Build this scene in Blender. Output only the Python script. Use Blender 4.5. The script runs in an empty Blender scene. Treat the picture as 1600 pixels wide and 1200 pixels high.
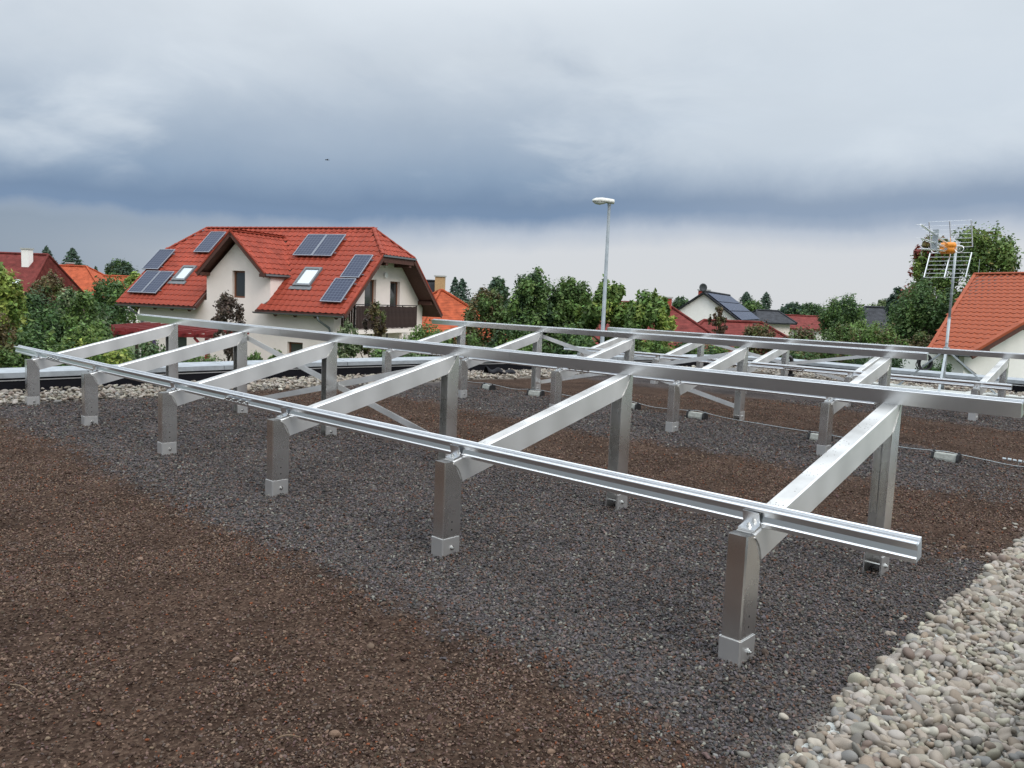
import bpy, bmesh, math, random
import numpy as np
from mathutils import Vector, Matrix
from mathutils.geometry import tessellate_polygon

random.seed(7)
rng = np.random.default_rng(11)
scene = bpy.context.scene
col = scene.collection
GZ = -2.8                      # street level; the flat roof we stand on is z = 0

# ------------------------------------------------------------------ camera
CAM_H, FPX, PITCH, ROLL = 1.6, 1253.27, 0.1037, 0.0402
cam = bpy.data.cameras.new('camera')
camo = bpy.data.objects.new('camera', cam)
col.objects.link(camo)
fwd = Vector((0, math.cos(PITCH), -math.sin(PITCH)))
rt0 = Vector((1, 0, 0)); up0 = Vector((0, math.sin(PITCH), math.cos(PITCH)))
rt = math.cos(ROLL) * rt0 + math.sin(ROLL) * up0
up = -math.sin(ROLL) * rt0 + math.cos(ROLL) * up0
mw = Matrix.Identity(4)
for i in range(3):
    mw[i][0], mw[i][1], mw[i][2] = rt[i], up[i], -fwd[i]
mw[2][3] = CAM_H
camo.matrix_world = mw
cam.sensor_width = 36.0
cam.lens = FPX / 1600 * 36.0
cam.clip_start = 0.05
cam.clip_end = 3000
scene.camera = camo

# ------------------------------------------------------------------ view + render settings
scene.view_settings.view_transform = 'Standard'
scene.view_settings.look = 'None'
scene.view_settings.exposure = 0.0
scene.view_settings.gamma = 1.0
scene.view_settings.use_curve_mapping = False
scene.render.engine = 'CYCLES'
scene.cycles.use_denoising = True
scene.cycles.max_bounces = 6
scene.cycles.diffuse_bounces = 3
scene.cycles.glossy_bounces = 4
scene.cycles.transparent_max_bounces = 8

# ------------------------------------------------------------------ world: overcast sky with a dark cloud bank
SUN_EL, SUN_AZ = math.radians(42), math.radians(142)     # azimuth from +Y towards +X
world = bpy.data.worlds.new('World')
scene.world = world
world.use_nodes = True
nt = world.node_tree
nt.nodes.clear()
def N(t, **kw):
    n = nt.nodes.new(t)
    for k, v in kw.items(): setattr(n, k, v)
    return n
def LK(a, b): nt.links.new(a, b)
def M(op, a, b=None, c=None, clamp=False):
    n = nt.nodes.new('ShaderNodeMath'); n.operation = op; n.use_clamp = clamp
    for i, s in enumerate((a, b, c)):
        if s is None: continue
        if isinstance(s, (int, float)): n.inputs[i].default_value = s
        else: nt.links.new(s, n.inputs[i])
    return n.outputs[0]
def SM(v, a, b):
    n = nt.nodes.new('ShaderNodeMapRange'); n.interpolation_type = 'SMOOTHSTEP'
    nt.links.new(v, n.inputs[0]); n.inputs[1].default_value = a; n.inputs[2].default_value = b
    return n.outputs[0]
def MIX(f, a, b, blend='MIX'):
    n = nt.nodes.new('ShaderNodeMix'); n.data_type = 'RGBA'; n.blend_type = blend
    for s, i in ((f, 0), (a, 6), (b, 7)):
        if isinstance(s, (int, float)): n.inputs[i].default_value = s
        elif isinstance(s, tuple): n.inputs[i].default_value = (*s, 1)
        else: nt.links.new(s, n.inputs[i])
    return n.outputs[2]
tc = N('ShaderNodeTexCoord')
sx = N('ShaderNodeSeparateXYZ'); LK(tc.outputs['Generated'], sx.inputs[0])
dx, dy, dz = sx.outputs
zc = M('MAXIMUM', dz, 0.0)
den = M('ADD', zc, 0.10)
px, py = M('DIVIDE', dx, den), M('DIVIDE', dy, den)
cv = N('ShaderNodeCombineXYZ'); LK(px, cv.inputs[0]); LK(py, cv.inputs[1])
def noise(vec, scale, detail=4, rough=0.5, dist=0.0):
    n = N('ShaderNodeTexNoise'); LK(vec, n.inputs['Vector'])
    n.inputs['Scale'].default_value = scale; n.inputs['Detail'].default_value = detail
    n.inputs['Roughness'].default_value = rough; n.inputs['Distortion'].default_value = dist
    return n.outputs['Fac']
n_big = noise(cv.outputs[0], 0.32, 3, 0.5, 0.3)
n_mid = noise(cv.outputs[0], 0.9, 5, 0.55, 0.4)
n_dir = noise(tc.outputs['Generated'], 3.2, 5, 0.55)
n_edge = noise(tc.outputs['Generated'], 6.5, 6, 0.62)
elev = M('ADD', zc, M('MULTIPLY', M('SUBTRACT', n_edge, 0.5), 0.034))
elev = M('ADD', elev, M('MULTIPLY', M('SUBTRACT', n_dir, 0.5), 0.03))
elev = M('SUBTRACT', elev, M('MULTIPLY', dx, 0.036))
ramp = N('ShaderNodeValToRGB'); LK(elev, ramp.inputs[0])
cr = ramp.color_ramp
stops = [(0.0, (0.69, 0.71, 0.735)), (0.060, (0.68, 0.705, 0.745)), (0.083, (0.50, 0.56, 0.655)), (0.104, (0.195, 0.285, 0.435)),
         (0.118, (0.185, 0.27, 0.41)), (0.15, (0.275, 0.37, 0.505)), (0.20, (0.42, 0.505, 0.615)),
         (0.26, (0.61, 0.68, 0.76)), (0.34, (0.755, 0.815, 0.875)), (1.0, (0.76, 0.81, 0.85))]
cr.elements[0].position = stops[0][0]; cr.elements[0].color = (*stops[0][1], 1)
cr.elements[1].position = 1.0; cr.elements[1].color = (*stops[-1][1], 1)
for p, c in stops[1:-1]:
    e = cr.elements.new(p); e.color = (*c, 1)
# under the bank the far sky is clear and pale ahead, greyer towards the rain on the left
low = M('SUBTRACT', 1.0, SM(elev, 0.085, 0.108))
leftf = M('SUBTRACT', 1.0, SM(dx, -0.62, -0.02))
c1 = MIX(M('MULTIPLY', M('MULTIPLY', low, leftf), 0.97), ramp.outputs[0], (0.262, 0.33, 0.42))
# soft brightening / darkening of the deck above
SEED = 7.4
mpv = N('ShaderNodeCombineXYZ'); LK(M('ADD', dx, SEED), mpv.inputs[0]); LK(M('ADD', dy, SEED * 0.7), mpv.inputs[1]); LK(M('MULTIPLY', dz, 2.3), mpv.inputs[2])
n_cl = noise(mpv.outputs[0], 2.6, 6, 0.52, 0.35)
n_puff = noise(mpv.outputs[0], 7.5, 5, 0.55, 0.5)
mixn = M('ADD', M('MULTIPLY', n_cl, 0.72), M('MULTIPLY', n_puff, 0.28))
above = SM(elev, 0.108, 0.17)
c2 = MIX(M('MULTIPLY', M('MULTIPLY', SM(mixn, 0.48, 0.68), above), 0.75), c1, (0.735, 0.80, 0.865))
c2 = MIX(M('MULTIPLY', M('MULTIPLY', M('SUBTRACT', 1.0, SM(mixn, 0.34, 0.50)), M('MULTIPLY', SM(elev, 0.12, 0.20), M('SUBTRACT', 1.0, SM(elev, 0.25, 0.34)))), 0.40), c2, (0.36, 0.445, 0.565))
rgt = M('MULTIPLY', M('MULTIPLY', SM(M('ADD', dx, M('MULTIPLY', M('SUBTRACT', n_puff, 0.5), 0.3)), -0.02, 0.26), SM(elev, 0.112, 0.175)), 0.72)
c2 = MIX(rgt, c2, (0.72, 0.79, 0.86))
rb = M('MULTIPLY', M('MULTIPLY', SM(dx, 0.0, 0.35), M('MULTIPLY', SM(elev, 0.088, 0.102), M('SUBTRACT', 1.0, SM(elev, 0.13, 0.18)))), 0.35)
c2 = MIX(rb, c2, (0.46, 0.53, 0.63))
shade = M('ADD', 0.88, M('MULTIPLY', n_mid, 0.24))
sv = N('ShaderNodeCombineXYZ')
for i in range(3): LK(shade, sv.inputs[i])
c3 = MIX(M('MULTIPLY', SM(elev, 0.09, 0.22), 0.85), c2, MIX(1.0, c2, sv.outputs[0], 'MULTIPLY'))
# overcast skies brighten towards the zenith
zen = M('ADD', 1.0, M('MULTIPLY', SM(dz, 0.30, 0.95), 2.3))
zv = N('ShaderNodeCombineXYZ')
for i in range(3): LK(zen, zv.inputs[i])
c4 = MIX(1.0, c3, zv.outputs[0], 'MULTIPLY')
skyt = N('ShaderNodeTexSky', sky_type='NISHITA', sun_disc=False)
skyt.sun_elevation = SUN_EL; skyt.sun_rotation = SUN_AZ
skm = MIX(1.0, skyt.outputs[0], (0.06, 0.06, 0.06), 'MULTIPLY')
c5 = MIX(0.06, c4, skm)
bg = N('ShaderNodeBackground'); LK(c5, bg.inputs[0]); bg.inputs[1].default_value = 1.0
wo = N('ShaderNodeOutputWorld'); LK(bg.outputs[0], wo.inputs[0])

# ------------------------------------------------------------------ sun behind the clouds
sl = bpy.data.lights.new('sun', 'SUN'); sl.energy = 1.5; sl.angle = math.radians(25); sl.color = (1.0, 0.92, 0.83)
so = bpy.data.objects.new('sun', sl); col.objects.link(so)
sd = Vector((math.sin(SUN_AZ) * math.cos(SUN_EL), math.cos(SUN_AZ) * math.cos(SUN_EL), math.sin(SUN_EL)))
so.rotation_euler = (-sd).to_track_quat('-Z', 'Y').to_euler()
so.location = (30, -15, 40)

# ================================================================== materials
MATS = {}
def mat(name, base, rough=0.7, metal=0.0, var=0.0, vscale=8.0, bump=0.0, bscale=40.0, spec=0.5, builder=None, coat=0.0):
    if name in MATS: return MATS[name]
    m = bpy.data.materials.new(name); m.use_nodes = True
    t = m.node_tree; b = t.nodes['Principled BSDF']
    b.inputs['Base Color'].default_value = (*base, 1)
    b.inputs['Roughness'].default_value = rough
    b.inputs['Metallic'].default_value = metal
    b.inputs['Specular IOR Level'].default_value = spec
    b.inputs['Coat Weight'].default_value = coat
    co = t.nodes.new('ShaderNodeTexCoord')
    if var > 0:
        n = t.nodes.new('ShaderNodeTexNoise'); n.inputs['Scale'].default_value = vscale; n.inputs['Detail'].default_value = 6
        n.inputs['Roughness'].default_value = 0.6
        t.links.new(co.outputs['Object'], n.inputs['Vector'])
        mr = t.nodes.new('ShaderNodeMapRange'); mr.inputs[1].default_value = 0.3; mr.inputs[2].default_value = 0.7
        mr.inputs[3].default_value = 1 - var; mr.inputs[4].default_value = 1 + var * 0.6
        t.links.new(n.outputs['Fac'], mr.inputs[0])
        mx = t.nodes.new('ShaderNodeMix'); mx.data_type = 'RGBA'; mx.blend_type = 'MULTIPLY'; mx.inputs[0].default_value = 1
        mx.inputs[6].default_value = (*base, 1)
        cb = t.nodes.new('ShaderNodeCombineXYZ')
        for i in range(3): t.links.new(mr.outputs[0], cb.inputs[i])
        t.links.new(cb.outputs[0], mx.inputs[7]); t.links.new(mx.outputs[2], b.inputs['Base Color'])
    if bump > 0:
        n2 = t.nodes.new('ShaderNodeTexNoise'); n2.inputs['Scale'].default_value = bscale; n2.inputs['Detail'].default_value = 5
        t.links.new(co.outputs['Object'], n2.inputs['Vector'])
        bp = t.nodes.new('ShaderNodeBump'); bp.inputs['Strength'].default_value = bump; bp.inputs['Distance'].default_value = 0.02
        t.links.new(n2.outputs['Fac'], bp.inputs['Height']); t.links.new(bp.outputs[0], b.inputs['Normal'])
    if builder: builder(t, b, co)
    MATS[name] = m
    return m

def alu_nodes(t, b, co, r0=0.21, r1=0.36, gth=0.60, vth=0.16):
    # brushed streaks, smudges, dried water marks, and a darker tone on sky-bleached tops
    mp = t.nodes.new('ShaderNodeMapping'); mp.inputs['Scale'].default_value = (3, 3, 3)
    t.links.new(co.outputs['Object'], mp.inputs[0])
    n = t.nodes.new('ShaderNodeTexNoise'); n.inputs['Scale'].default_value = 0.9; n.inputs['Detail'].default_value = 3; n.inputs['Roughness'].default_value = 0.5
    t.links.new(mp.outputs[0], n.inputs['Vector'])
    r = t.nodes.new('ShaderNodeMapRange'); r.inputs[1].default_value = 0.3; r.inputs[2].default_value = 0.75; r.inputs[3].default_value = r0; r.inputs[4].default_value = r1
    t.links.new(n.outputs['Fac'], r.inputs[0]); t.links.new(r.outputs[0], b.inputs['Roughness'])
    v = t.nodes.new('ShaderNodeTexVoronoi'); v.inputs['Scale'].default_value = 55; v.inputs['Randomness'].default_value = 1
    t.links.new(co.outputs['Object'], v.inputs['Vector'])
    n3 = t.nodes.new('ShaderNodeTexNoise'); n3.inputs['Scale'].default_value = 6; n3.inputs['Detail'].default_value = 4
    t.links.new(co.outputs['Object'], n3.inputs['Vector'])
    lt = t.nodes.new('ShaderNodeMath'); lt.operation = 'LESS_THAN'; lt.inputs[1].default_value = vth
    t.links.new(v.outputs['Distance'], lt.inputs[0])
    gt = t.nodes.new('ShaderNodeMath'); gt.operation = 'GREATER_THAN'; gt.inputs[1].default_value = gth
    t.links.new(n3.outputs['Fac'], gt.inputs[0])
    geo = t.nodes.new('ShaderNodeNewGeometry'); sp = t.nodes.new('ShaderNodeSeparateXYZ'); t.links.new(geo.outputs['Normal'], sp.inputs[0])
    gz = t.nodes.new('ShaderNodeMath'); gz.operation = 'GREATER_THAN'; gz.inputs[1].default_value = 0.9; t.links.new(sp.outputs[2], gz.inputs[0])
    m1 = t.nodes.new('ShaderNodeMath'); m1.operation = 'MULTIPLY'; t.links.new(lt.outputs[0], m1.inputs[0]); t.links.new(gt.outputs[0], m1.inputs[1])
    m2 = t.nodes.new('ShaderNodeMath'); m2.operation = 'MULTIPLY'; t.links.new(m1.outputs[0], m2.inputs[0]); t.links.new(gz.outputs[0], m2.inputs[1])
    m3 = t.nodes.new('ShaderNodeMath'); m3.operation = 'MULTIPLY'; m3.inputs[1].default_value = 0.8; t.links.new(m2.outputs[0], m3.inputs[0])
    r2 = t.nodes.new('ShaderNodeMapRange'); r2.inputs[1].default_value = 0.35; r2.inputs[2].default_value = 0.7; r2.inputs[3].default_value = 0.92; r2.inputs[4].default_value = 1.04
    t.links.new(n.outputs['Fac'], r2.inputs[0])
    mx = t.nodes.new('ShaderNodeMix'); mx.data_type = 'RGBA'; mx.blend_type = 'MULTIPLY'; mx.inputs[0].default_value = 1; mx.inputs[6].default_value = b.inputs['Base Color'].default_value
    cb = t.nodes.new('ShaderNodeCombineXYZ')
    for i in range(3): t.links.new(r2.outputs[0], cb.inputs[i])
    t.links.new(cb.outputs[0], mx.inputs[7])
    nd = t.nodes.new('ShaderNodeTexNoise'); nd.inputs['Scale'].default_value = 3.5; nd.inputs['Detail'].default_value = 6; t.links.new(co.outputs['Object'], nd.inputs['Vector'])
    dr = t.nodes.new('ShaderNodeMapRange'); dr.inputs[1].default_value = .3; dr.inputs[2].default_value = .7; dr.inputs[3].default_value = .25; dr.inputs[4].default_value = .75; t.links.new(nd.outputs['Fac'], dr.inputs[0])
    dm = t.nodes.new('ShaderNodeMath'); dm.operation = 'MULTIPLY'; t.links.new(dr.outputs[0], dm.inputs[0]); t.links.new(gz.outputs[0], dm.inputs[1])
    mxd = t.nodes.new('ShaderNodeMix'); mxd.data_type = 'RGBA'; mxd.inputs[7].default_value = (0.20, 0.19, 0.175, 1); t.links.new(dm.outputs[0], mxd.inputs[0]); t.links.new(mx.outputs[2], mxd.inputs[6])  # dusty tone on upward faces, painted in to dim their glare from the sky
    mx2 = t.nodes.new('ShaderNodeMix'); mx2.data_type = 'RGBA'; mx2.inputs[7].default_value = (0.09, 0.075, 0.06, 1)
    t.links.new(m3.outputs[0], mx2.inputs[0]); t.links.new(mxd.outputs[2], mx2.inputs[6]); t.links.new(mx2.outputs[2], b.inputs['Base Color'])

BEAM = mat('beam_aluminium', (0.88, 0.875, 0.86), 0.46, 0.88, builder=lambda t, b, co: alu_nodes(t, b, co, .38, .52, .50, .20))
ALU = mat('aluminium', (0.83, 0.82, 0.80), 0.32, 1.0, builder=alu_nodes)
RAIL = mat('rail_aluminium', (0.86, 0.87, 0.88), 0.30, 1.0, var=0.06, vscale=3)
BRK = mat('bracket_aluminium', (0.74, 0.735, 0.72), 0.40, 0.88, var=0.06, vscale=4)
STEEL = mat('stainless_bolt', (0.62, 0.62, 0.60), 0.25, 1.0)
WELD = mat('weld', (0.55, 0.54, 0.52), 0.38, 1.0, bump=0.5, bscale=120)
HOLE = mat('dark_hole', (0.012, 0.012, 0.012), 0.9)
GALV = mat('galvanised', (0.38, 0.42, 0.44), 0.55, 0.4, var=0.15, vscale=14)
COPING = mat('coping_metal', (0.35, 0.38, 0.405), 0.5, 0.4, var=0.22, vscale=6, bump=0.15, bscale=30)
MEMBRANE = mat('black_membrane', (0.006, 0.006, 0.009), 0.6, spec=0.15, var=0.3, vscale=5, bump=0.3, bscale=12)
CONCRETE = mat('concrete', (0.42, 0.43, 0.41), 0.9, var=0.2, vscale=14, bump=0.3, bscale=60)
CONCRETE2 = mat('concrete_block', (0.30, 0.31, 0.285), 0.9, var=0.25, vscale=22, bump=0.4, bscale=70)
PLASTIC = mat('black_plastic', (0.012, 0.012, 0.013), 0.45)
WHITEWALL = mat('cream_render', (0.84, 0.755, 0.70), 0.92, var=0.07, vscale=1.3, bump=0.2, bscale=90)
WHITEWALL2 = mat('white_render', (0.85, 0.84, 0.81), 0.92, var=0.06, vscale=1.0, bump=0.2, bscale=70)
WOOD = mat('brown_wood', (0.085, 0.032, 0.022), 0.7, var=0.3, vscale=12)
WOODRED = mat('red_timber', (0.20, 0.016, 0.018), 0.6, var=0.3, vscale=9)
FRAMEW = mat('orange_brown_frame', (0.17, 0.062, 0.028), 0.55, var=0.15, vscale=6)
GLASS = mat('window_glass', (0.03, 0.034, 0.036), 0.06, spec=0.8)
CURTAIN = mat('curtain', (0.34, 0.33, 0.30), 0.9, var=0.2, vscale=20)
GUTTER = mat('gutter_zinc', (0.20, 0.22, 0.23), 0.5, 0.6)
PVFRAME = mat('panel_frame', (0.24, 0.26, 0.30), 0.5, 0.4)
SKYGLASS = mat('roof_window_glass', (0.45, 0.50, 0.53), 0.08, spec=1.0, metal=0.35)
LEAD = mat('lead_flashing', (0.13, 0.14, 0.15), 0.6, var=0.2, vscale=10)
YBRICK = mat('yellow_brick', (0.50, 0.32, 0.16), 0.9, var=0.3, vscale=14)
RBRICK = mat('red_brick', (0.38, 0.07, 0.05), 0.9, var=0.25, vscale=10)
BARK = mat('bark', (0.085, 0.065, 0.05), 0.95, var=0.35, vscale=10, bump=0.5, bscale=25)
LAMPPOLE = mat('lamp_pole_zinc', (0.24, 0.27, 0.29), 0.6, 0.3, var=0.2, vscale=6)
LAMPSHELL = mat('lamp_shell', (0.62, 0.62, 0.58), 0.6, var=0.3, vscale=10)
LAMPBOWL = mat('lamp_bowl', (0.60, 0.60, 0.56), 0.25, spec=0.6)
ORANGE = mat('orange_plastic', (0.75, 0.26, 0.02), 0.45)
PURPLE = mat('purple_cloth', (0.22, 0.12, 0.36), 0.9, var=0.2, vscale=20)
TILE = mat('red_tile', (0.285, 0.050, 0.028), 0.6, spec=0.15, var=0.35, vscale=2.2, bump=0.15, bscale=60)
TILE_O = mat('orange_tile', (0.30, 0.074, 0.034), 0.65, spec=0.15, var=0.28, vscale=2.0, bump=0.15, bscale=60)

def tile_rows(name, base, rows=3.2, dark=0.45):
    def bld(t, b, co):
        w = t.nodes.new('ShaderNodeTexWave'); w.wave_type = 'BANDS'; w.bands_direction = 'Z'; w.wave_profile = 'SAW'
        w.inputs['Scale'].default_value = rows; w.inputs['Distortion'].default_value = 0.15
        t.links.new(co.outputs['Object'], w.inputs['Vector'])
        bp = t.nodes.new('ShaderNodeBump'); bp.inputs['Strength'].default_value = 0.8; bp.inputs['Distance'].default_value = 0.05
        t.links.new(w.outputs['Fac'], bp.inputs['Height']); t.links.new(bp.outputs[0], b.inputs['Normal'])
        n = t.nodes.new('ShaderNodeTexNoise'); n.inputs['Scale'].default_value = 2.5; n.inputs['Detail'].default_value = 6
        t.links.new(co.outputs['Object'], n.inputs['Vector'])
        mr = t.nodes.new('ShaderNodeMapRange'); mr.inputs[1].default_value = .3; mr.inputs[2].default_value = .7; mr.inputs[3].default_value = .7; mr.inputs[4].default_value = 1.2
        t.links.new(n.outputs['Fac'], mr.inputs[0])
        lt = t.nodes.new('ShaderNodeMath'); lt.operation = 'LESS_THAN'; lt.inputs[1].default_value = 0.18; t.links.new(w.outputs['Fac'], lt.inputs[0])
        mm = t.nodes.new('ShaderNodeMath'); mm.operation = 'MULTIPLY_ADD'; mm.inputs[1].default_value = -dark; t.links.new(lt.outputs[0], mm.inputs[0]); t.links.new(mr.outputs[0], mm.inputs[2])
        mx = t.nodes.new('ShaderNodeMix'); mx.data_type = 'RGBA'; mx.blend_type = 'MULTIPLY'; mx.inputs[0].default_value = 1; mx.inputs[6].default_value = (*base, 1)
        cb = t.nodes.new('ShaderNodeCombineXYZ')
        for i in range(3): t.links.new(mm.outputs[0], cb.inputs[i])
        t.links.new(cb.outputs[0], mx.inputs[7]); t.links.new(mx.outputs[2], b.inputs['Base Color'])
    return mat(name, base, 0.7, builder=bld, spec=0.12)
TR_RED = tile_rows('far_red_tiles', (0.185, 0.043, 0.038))
TR_ORANGE = tile_rows('far_orange_tiles', (0.42, 0.095, 0.042))
TR_BLACK = tile_rows('far_black_tiles', (0.035, 0.036, 0.040))
TR_GREY = tile_rows('far_grey_tiles', (0.055, 0.058, 0.066))

def pv_nodes(t, b, co):
    br = t.nodes.new('ShaderNodeTexBrick'); br.offset = 0.0
    br.inputs['Color1'].default_value = (0.030, 0.039, 0.070, 1); br.inputs['Color2'].default_value = (0.036, 0.045, 0.078, 1)
    br.inputs['Mortar'].default_value = (0.11, 0.13, 0.175, 1); br.inputs['Scale'].default_value = 1.0
    br.inputs['Mortar Size'].default_value = 0.009; br.inputs['Brick Width'].default_value = 0.165; br.inputs['Row Height'].default_value = 0.165
    t.links.new(co.outputs['Object'], br.inputs['Vector']); t.links.new(br.outputs['Color'], b.inputs['Base Color'])
PV = mat('pv_cells', (0.04, 0.06, 0.12), 0.42, spec=0.12, builder=pv_nodes)

def ground_nodes(t, b, co):
    n = t.nodes.new('ShaderNodeTexNoise'); n.inputs['Scale'].default_value = 0.08; n.inputs['Detail'].default_value = 8
    t.links.new(co.outputs['Object'], n.inputs['Vector'])
    r = t.nodes.new('ShaderNodeValToRGB'); e = r.color_ramp.elements
    e[0].position = 0.35; e[0].color = (0.030, 0.055, 0.016, 1); e[1].position = 0.65; e[1].color = (0.075, 0.10, 0.035, 1)
    t.links.new(n.outputs['Fac'], r.inputs[0]); t.links.new(r.outputs[0], b.inputs['Base Color'])
GROUND = mat('garden_grass', (0.05, 0.08, 0.03), 0.95, builder=ground_nodes)

def palette_nodes(cols_, attr=False, sat=0.0, rough_bump=30):
    def bld(t, b, co):
        oi = t.nodes.new('ShaderNodeObjectInfo')
        r = t.nodes.new('ShaderNodeValToRGB'); r.color_ramp.interpolation = 'CONSTANT'
        els = r.color_ramp.elements
        k = len(cols_)
        els[0].position = 0; els[0].color = (*cols_[0], 1); els[1].position = (k - 1) / k; els[1].color = (*cols_[-1], 1)
        for i in range(1, k - 1):
            e = els.new(i / k); e.color = (*cols_[i], 1)
        t.links.new(oi.outputs['Random'], r.inputs[0])
        n = t.nodes.new('ShaderNodeTexNoise'); n.inputs['Scale'].default_value = rough_bump; n.inputs['Detail'].default_value = 4
        t.links.new(co.outputs['Object'], n.inputs['Vector'])
        mr = t.nodes.new('ShaderNodeMapRange'); mr.inputs[1].default_value = .3; mr.inputs[2].default_value = .7; mr.inputs[3].default_value = .72; mr.inputs[4].default_value = 1.15
        t.links.new(n.outputs['Fac'], mr.inputs[0])
        mx = t.nodes.new('ShaderNodeMix'); mx.data_type = 'RGBA'; mx.blend_type = 'MULTIPLY'; mx.inputs[0].default_value = 1
        cb = t.nodes.new('ShaderNodeCombineXYZ')
        for i in range(3): t.links.new(mr.outputs[0], cb.inputs[i])
        t.links.new(r.outputs[0], mx.inputs[6]); t.links.new(cb.outputs[0], mx.inputs[7]); t.links.new(mx.outputs[2], b.inputs['Base Color'])
    return bld
def jit(base, n, a, seed):
    g = np.random.default_rng(seed); out = []
    for i in range(n):
        k = math.exp(g.normal(0, a)); out.append(tuple(float(np.clip(c * k * math.exp(g.normal(0, a * .12)), 0.004, 0.9)) for c in base))
    return out
GREYG = mat('grey_lava_gravel', (0.08, 0.075, 0.075), 0.8, spec=0.12, builder=palette_nodes(
    jit((0.076, 0.070, 0.071), 19, 0.44, 1) + jit((0.084, 0.062, 0.054), 8, 0.30, 2) + jit((0.13, 0.115, 0.102), 3, 0.25, 3) + [(0.11, 0.055, 0.038)], rough_bump=90))
BROWNG = mat('brown_substrate_grains', (0.07, 0.045, 0.03), 0.9, spec=0.08, builder=palette_nodes(
    jit((0.080, 0.053, 0.041), 18, 0.38, 4) + jit((0.130, 0.092, 0.070), 7, 0.3, 5) + jit((0.085, 0.068, 0.058), 4, 0.3, 6) + [(0.16, 0.058, 0.030), (0.18, 0.135, 0.095)], rough_bump=90))
PEB = mat('pebble_stone', (0.45, 0.42, 0.36), 0.75, builder=palette_nodes(
    jit((0.27, 0.237, 0.188), 12, 0.22, 7) + jit((0.24, 0.225, 0.188), 9, 0.25, 8) + jit((0.345, 0.32, 0.27), 5, 0.15, 9) + jit((0.21, 0.165, 0.125), 3, 0.2, 10) + [(0.175, 0.168, 0.158), (0.15, 0.11, 0.09)], rough_bump=45))

def deck_nodes(t, b, co):
    at = t.nodes.new('ShaderNodeAttribute'); at.attribute_name = 'zone'
    sp = t.nodes.new('ShaderNodeSeparateColor'); t.links.new(at.outputs['Color'], sp.inputs[0])
    def cells(scale, lo, hi):
        v = t.nodes.new('ShaderNodeTexVoronoi'); v.inputs['Scale'].default_value = scale
        t.links.new(co.outputs['Object'], v.inputs['Vector'])
        s = t.nodes.new('ShaderNodeSeparateColor'); t.links.new(v.outputs['Color'], s.inputs[0])
        return v, s
    v1, s1 = cells(75, 0, 0)
    def rampof(src, cols_):
        r = t.nodes.new('ShaderNodeValToRGB'); els = r.color_ramp.elements
        els[0].position = 0; els[0].color = (*cols_[0], 1); els[1].position = 1; els[1].color = (*cols_[-1], 1)
        for i in range(1, len(cols_) - 1):
            e = els.new(i / (len(cols_) - 1)); e.color = (*cols_[i], 1)
        t.links.new(src, r.inputs[0]); return r.outputs[0]
    grey = rampof(s1.outputs[0], [(0.022, 0.020, 0.021), (0.050, 0.046, 0.048), (0.068, 0.062, 0.064), (0.066, 0.055, 0.052), (0.13, 0.115, 0.105)])
    brown = rampof(s1.outputs[1], [(0.022, 0.013, 0.009), (0.042, 0.026, 0.019), (0.053, 0.034, 0.025), (0.064, 0.041, 0.030), (0.10, 0.068, 0.050)])
    peb = rampof(s1.outputs[2], [(0.12, 0.11, 0.095), (0.25, 0.23, 0.2), (0.34, 0.31, 0.27)])
    m1 = t.nodes.new('ShaderNodeMix'); m1.data_type = 'RGBA'; t.links.new(sp.outputs[0], m1.inputs[0]); t.links.new(brown, m1.inputs[6]); t.links.new(grey, m1.inputs[7])
    m2 = t.nodes.new('ShaderNodeMix'); m2.data_type = 'RGBA'; t.links.new(sp.outputs[1], m2.inputs[0]); t.links.new(m1.outputs[2], m2.inputs[6]); t.links.new(peb, m2.inputs[7])
    n = t.nodes.new('ShaderNodeTexNoise'); n.inputs['Scale'].default_value = 1.6; n.inputs['Detail'].default_value = 7; n.inputs['Roughness'].default_value = .6
    t.links.new(co.outputs['Object'], n.inputs['Vector'])
    mr = t.nodes.new('ShaderNodeMapRange'); mr.inputs[1].default_value = .3; mr.inputs[2].default_value = .7; mr.inputs[3].default_value = .62; mr.inputs[4].default_value = 1.3
    t.links.new(n.outputs['Fac'], mr.inputs[0])
    cb = t.nodes.new('ShaderNodeCombineXYZ')
    for i in range(3): t.links.new(mr.outputs[0], cb.inputs[i])
    m3 = t.nodes.new('ShaderNodeMix'); m3.data_type = 'RGBA'; m3.blend_type = 'MULTIPLY'; m3.inputs[0].default_value = 1
    t.links.new(m2.outputs[2], m3.inputs[6]); t.links.new(cb.outputs[0], m3.inputs[7]); t.links.new(m3.outputs[2], b.inputs['Base Color'])
    bp = t.nodes.new('ShaderNodeBump'); bp.inputs['Strength'].default_value = 0.9; bp.inputs['Distance'].default_value = 0.012; bp.invert = True
    t.links.new(v1.outputs['Distance'], bp.inputs['Height']); t.links.new(bp.outputs[0], b.inputs['Normal'])
DECK = mat('roof_substrate', (0.06, 0.045, 0.035), 0.95, spec=0.05, builder=deck_nodes)

def leaf_mat(name, base, var=0.5, trans=0.25):
    def bld(t, b, co):
        at = t.nodes.new('ShaderNodeAttribute'); at.attribute_name = 'tint'
        t.links.new(at.outputs['Color'], b.inputs['Base Color'])
        tr = t.nodes.new('ShaderNodeBsdfTranslucent'); t.links.new(at.outputs['Color'], tr.inputs[0])
        mx = t.nodes.new('ShaderNodeMixShader'); mx.inputs[0].default_value = trans
        out = t.nodes['Material Output']
        t.links.new(b.outputs[0], mx.inputs[1]); t.links.new(tr.outputs[0], mx.inputs[2]); t.links.new(mx.outputs[0], out.inputs[0])
    return mat(name, base, 0.6, builder=bld, spec=0.3)
LEAF = leaf_mat('leaf', (0.06, 0.09, 0.03))

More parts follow.
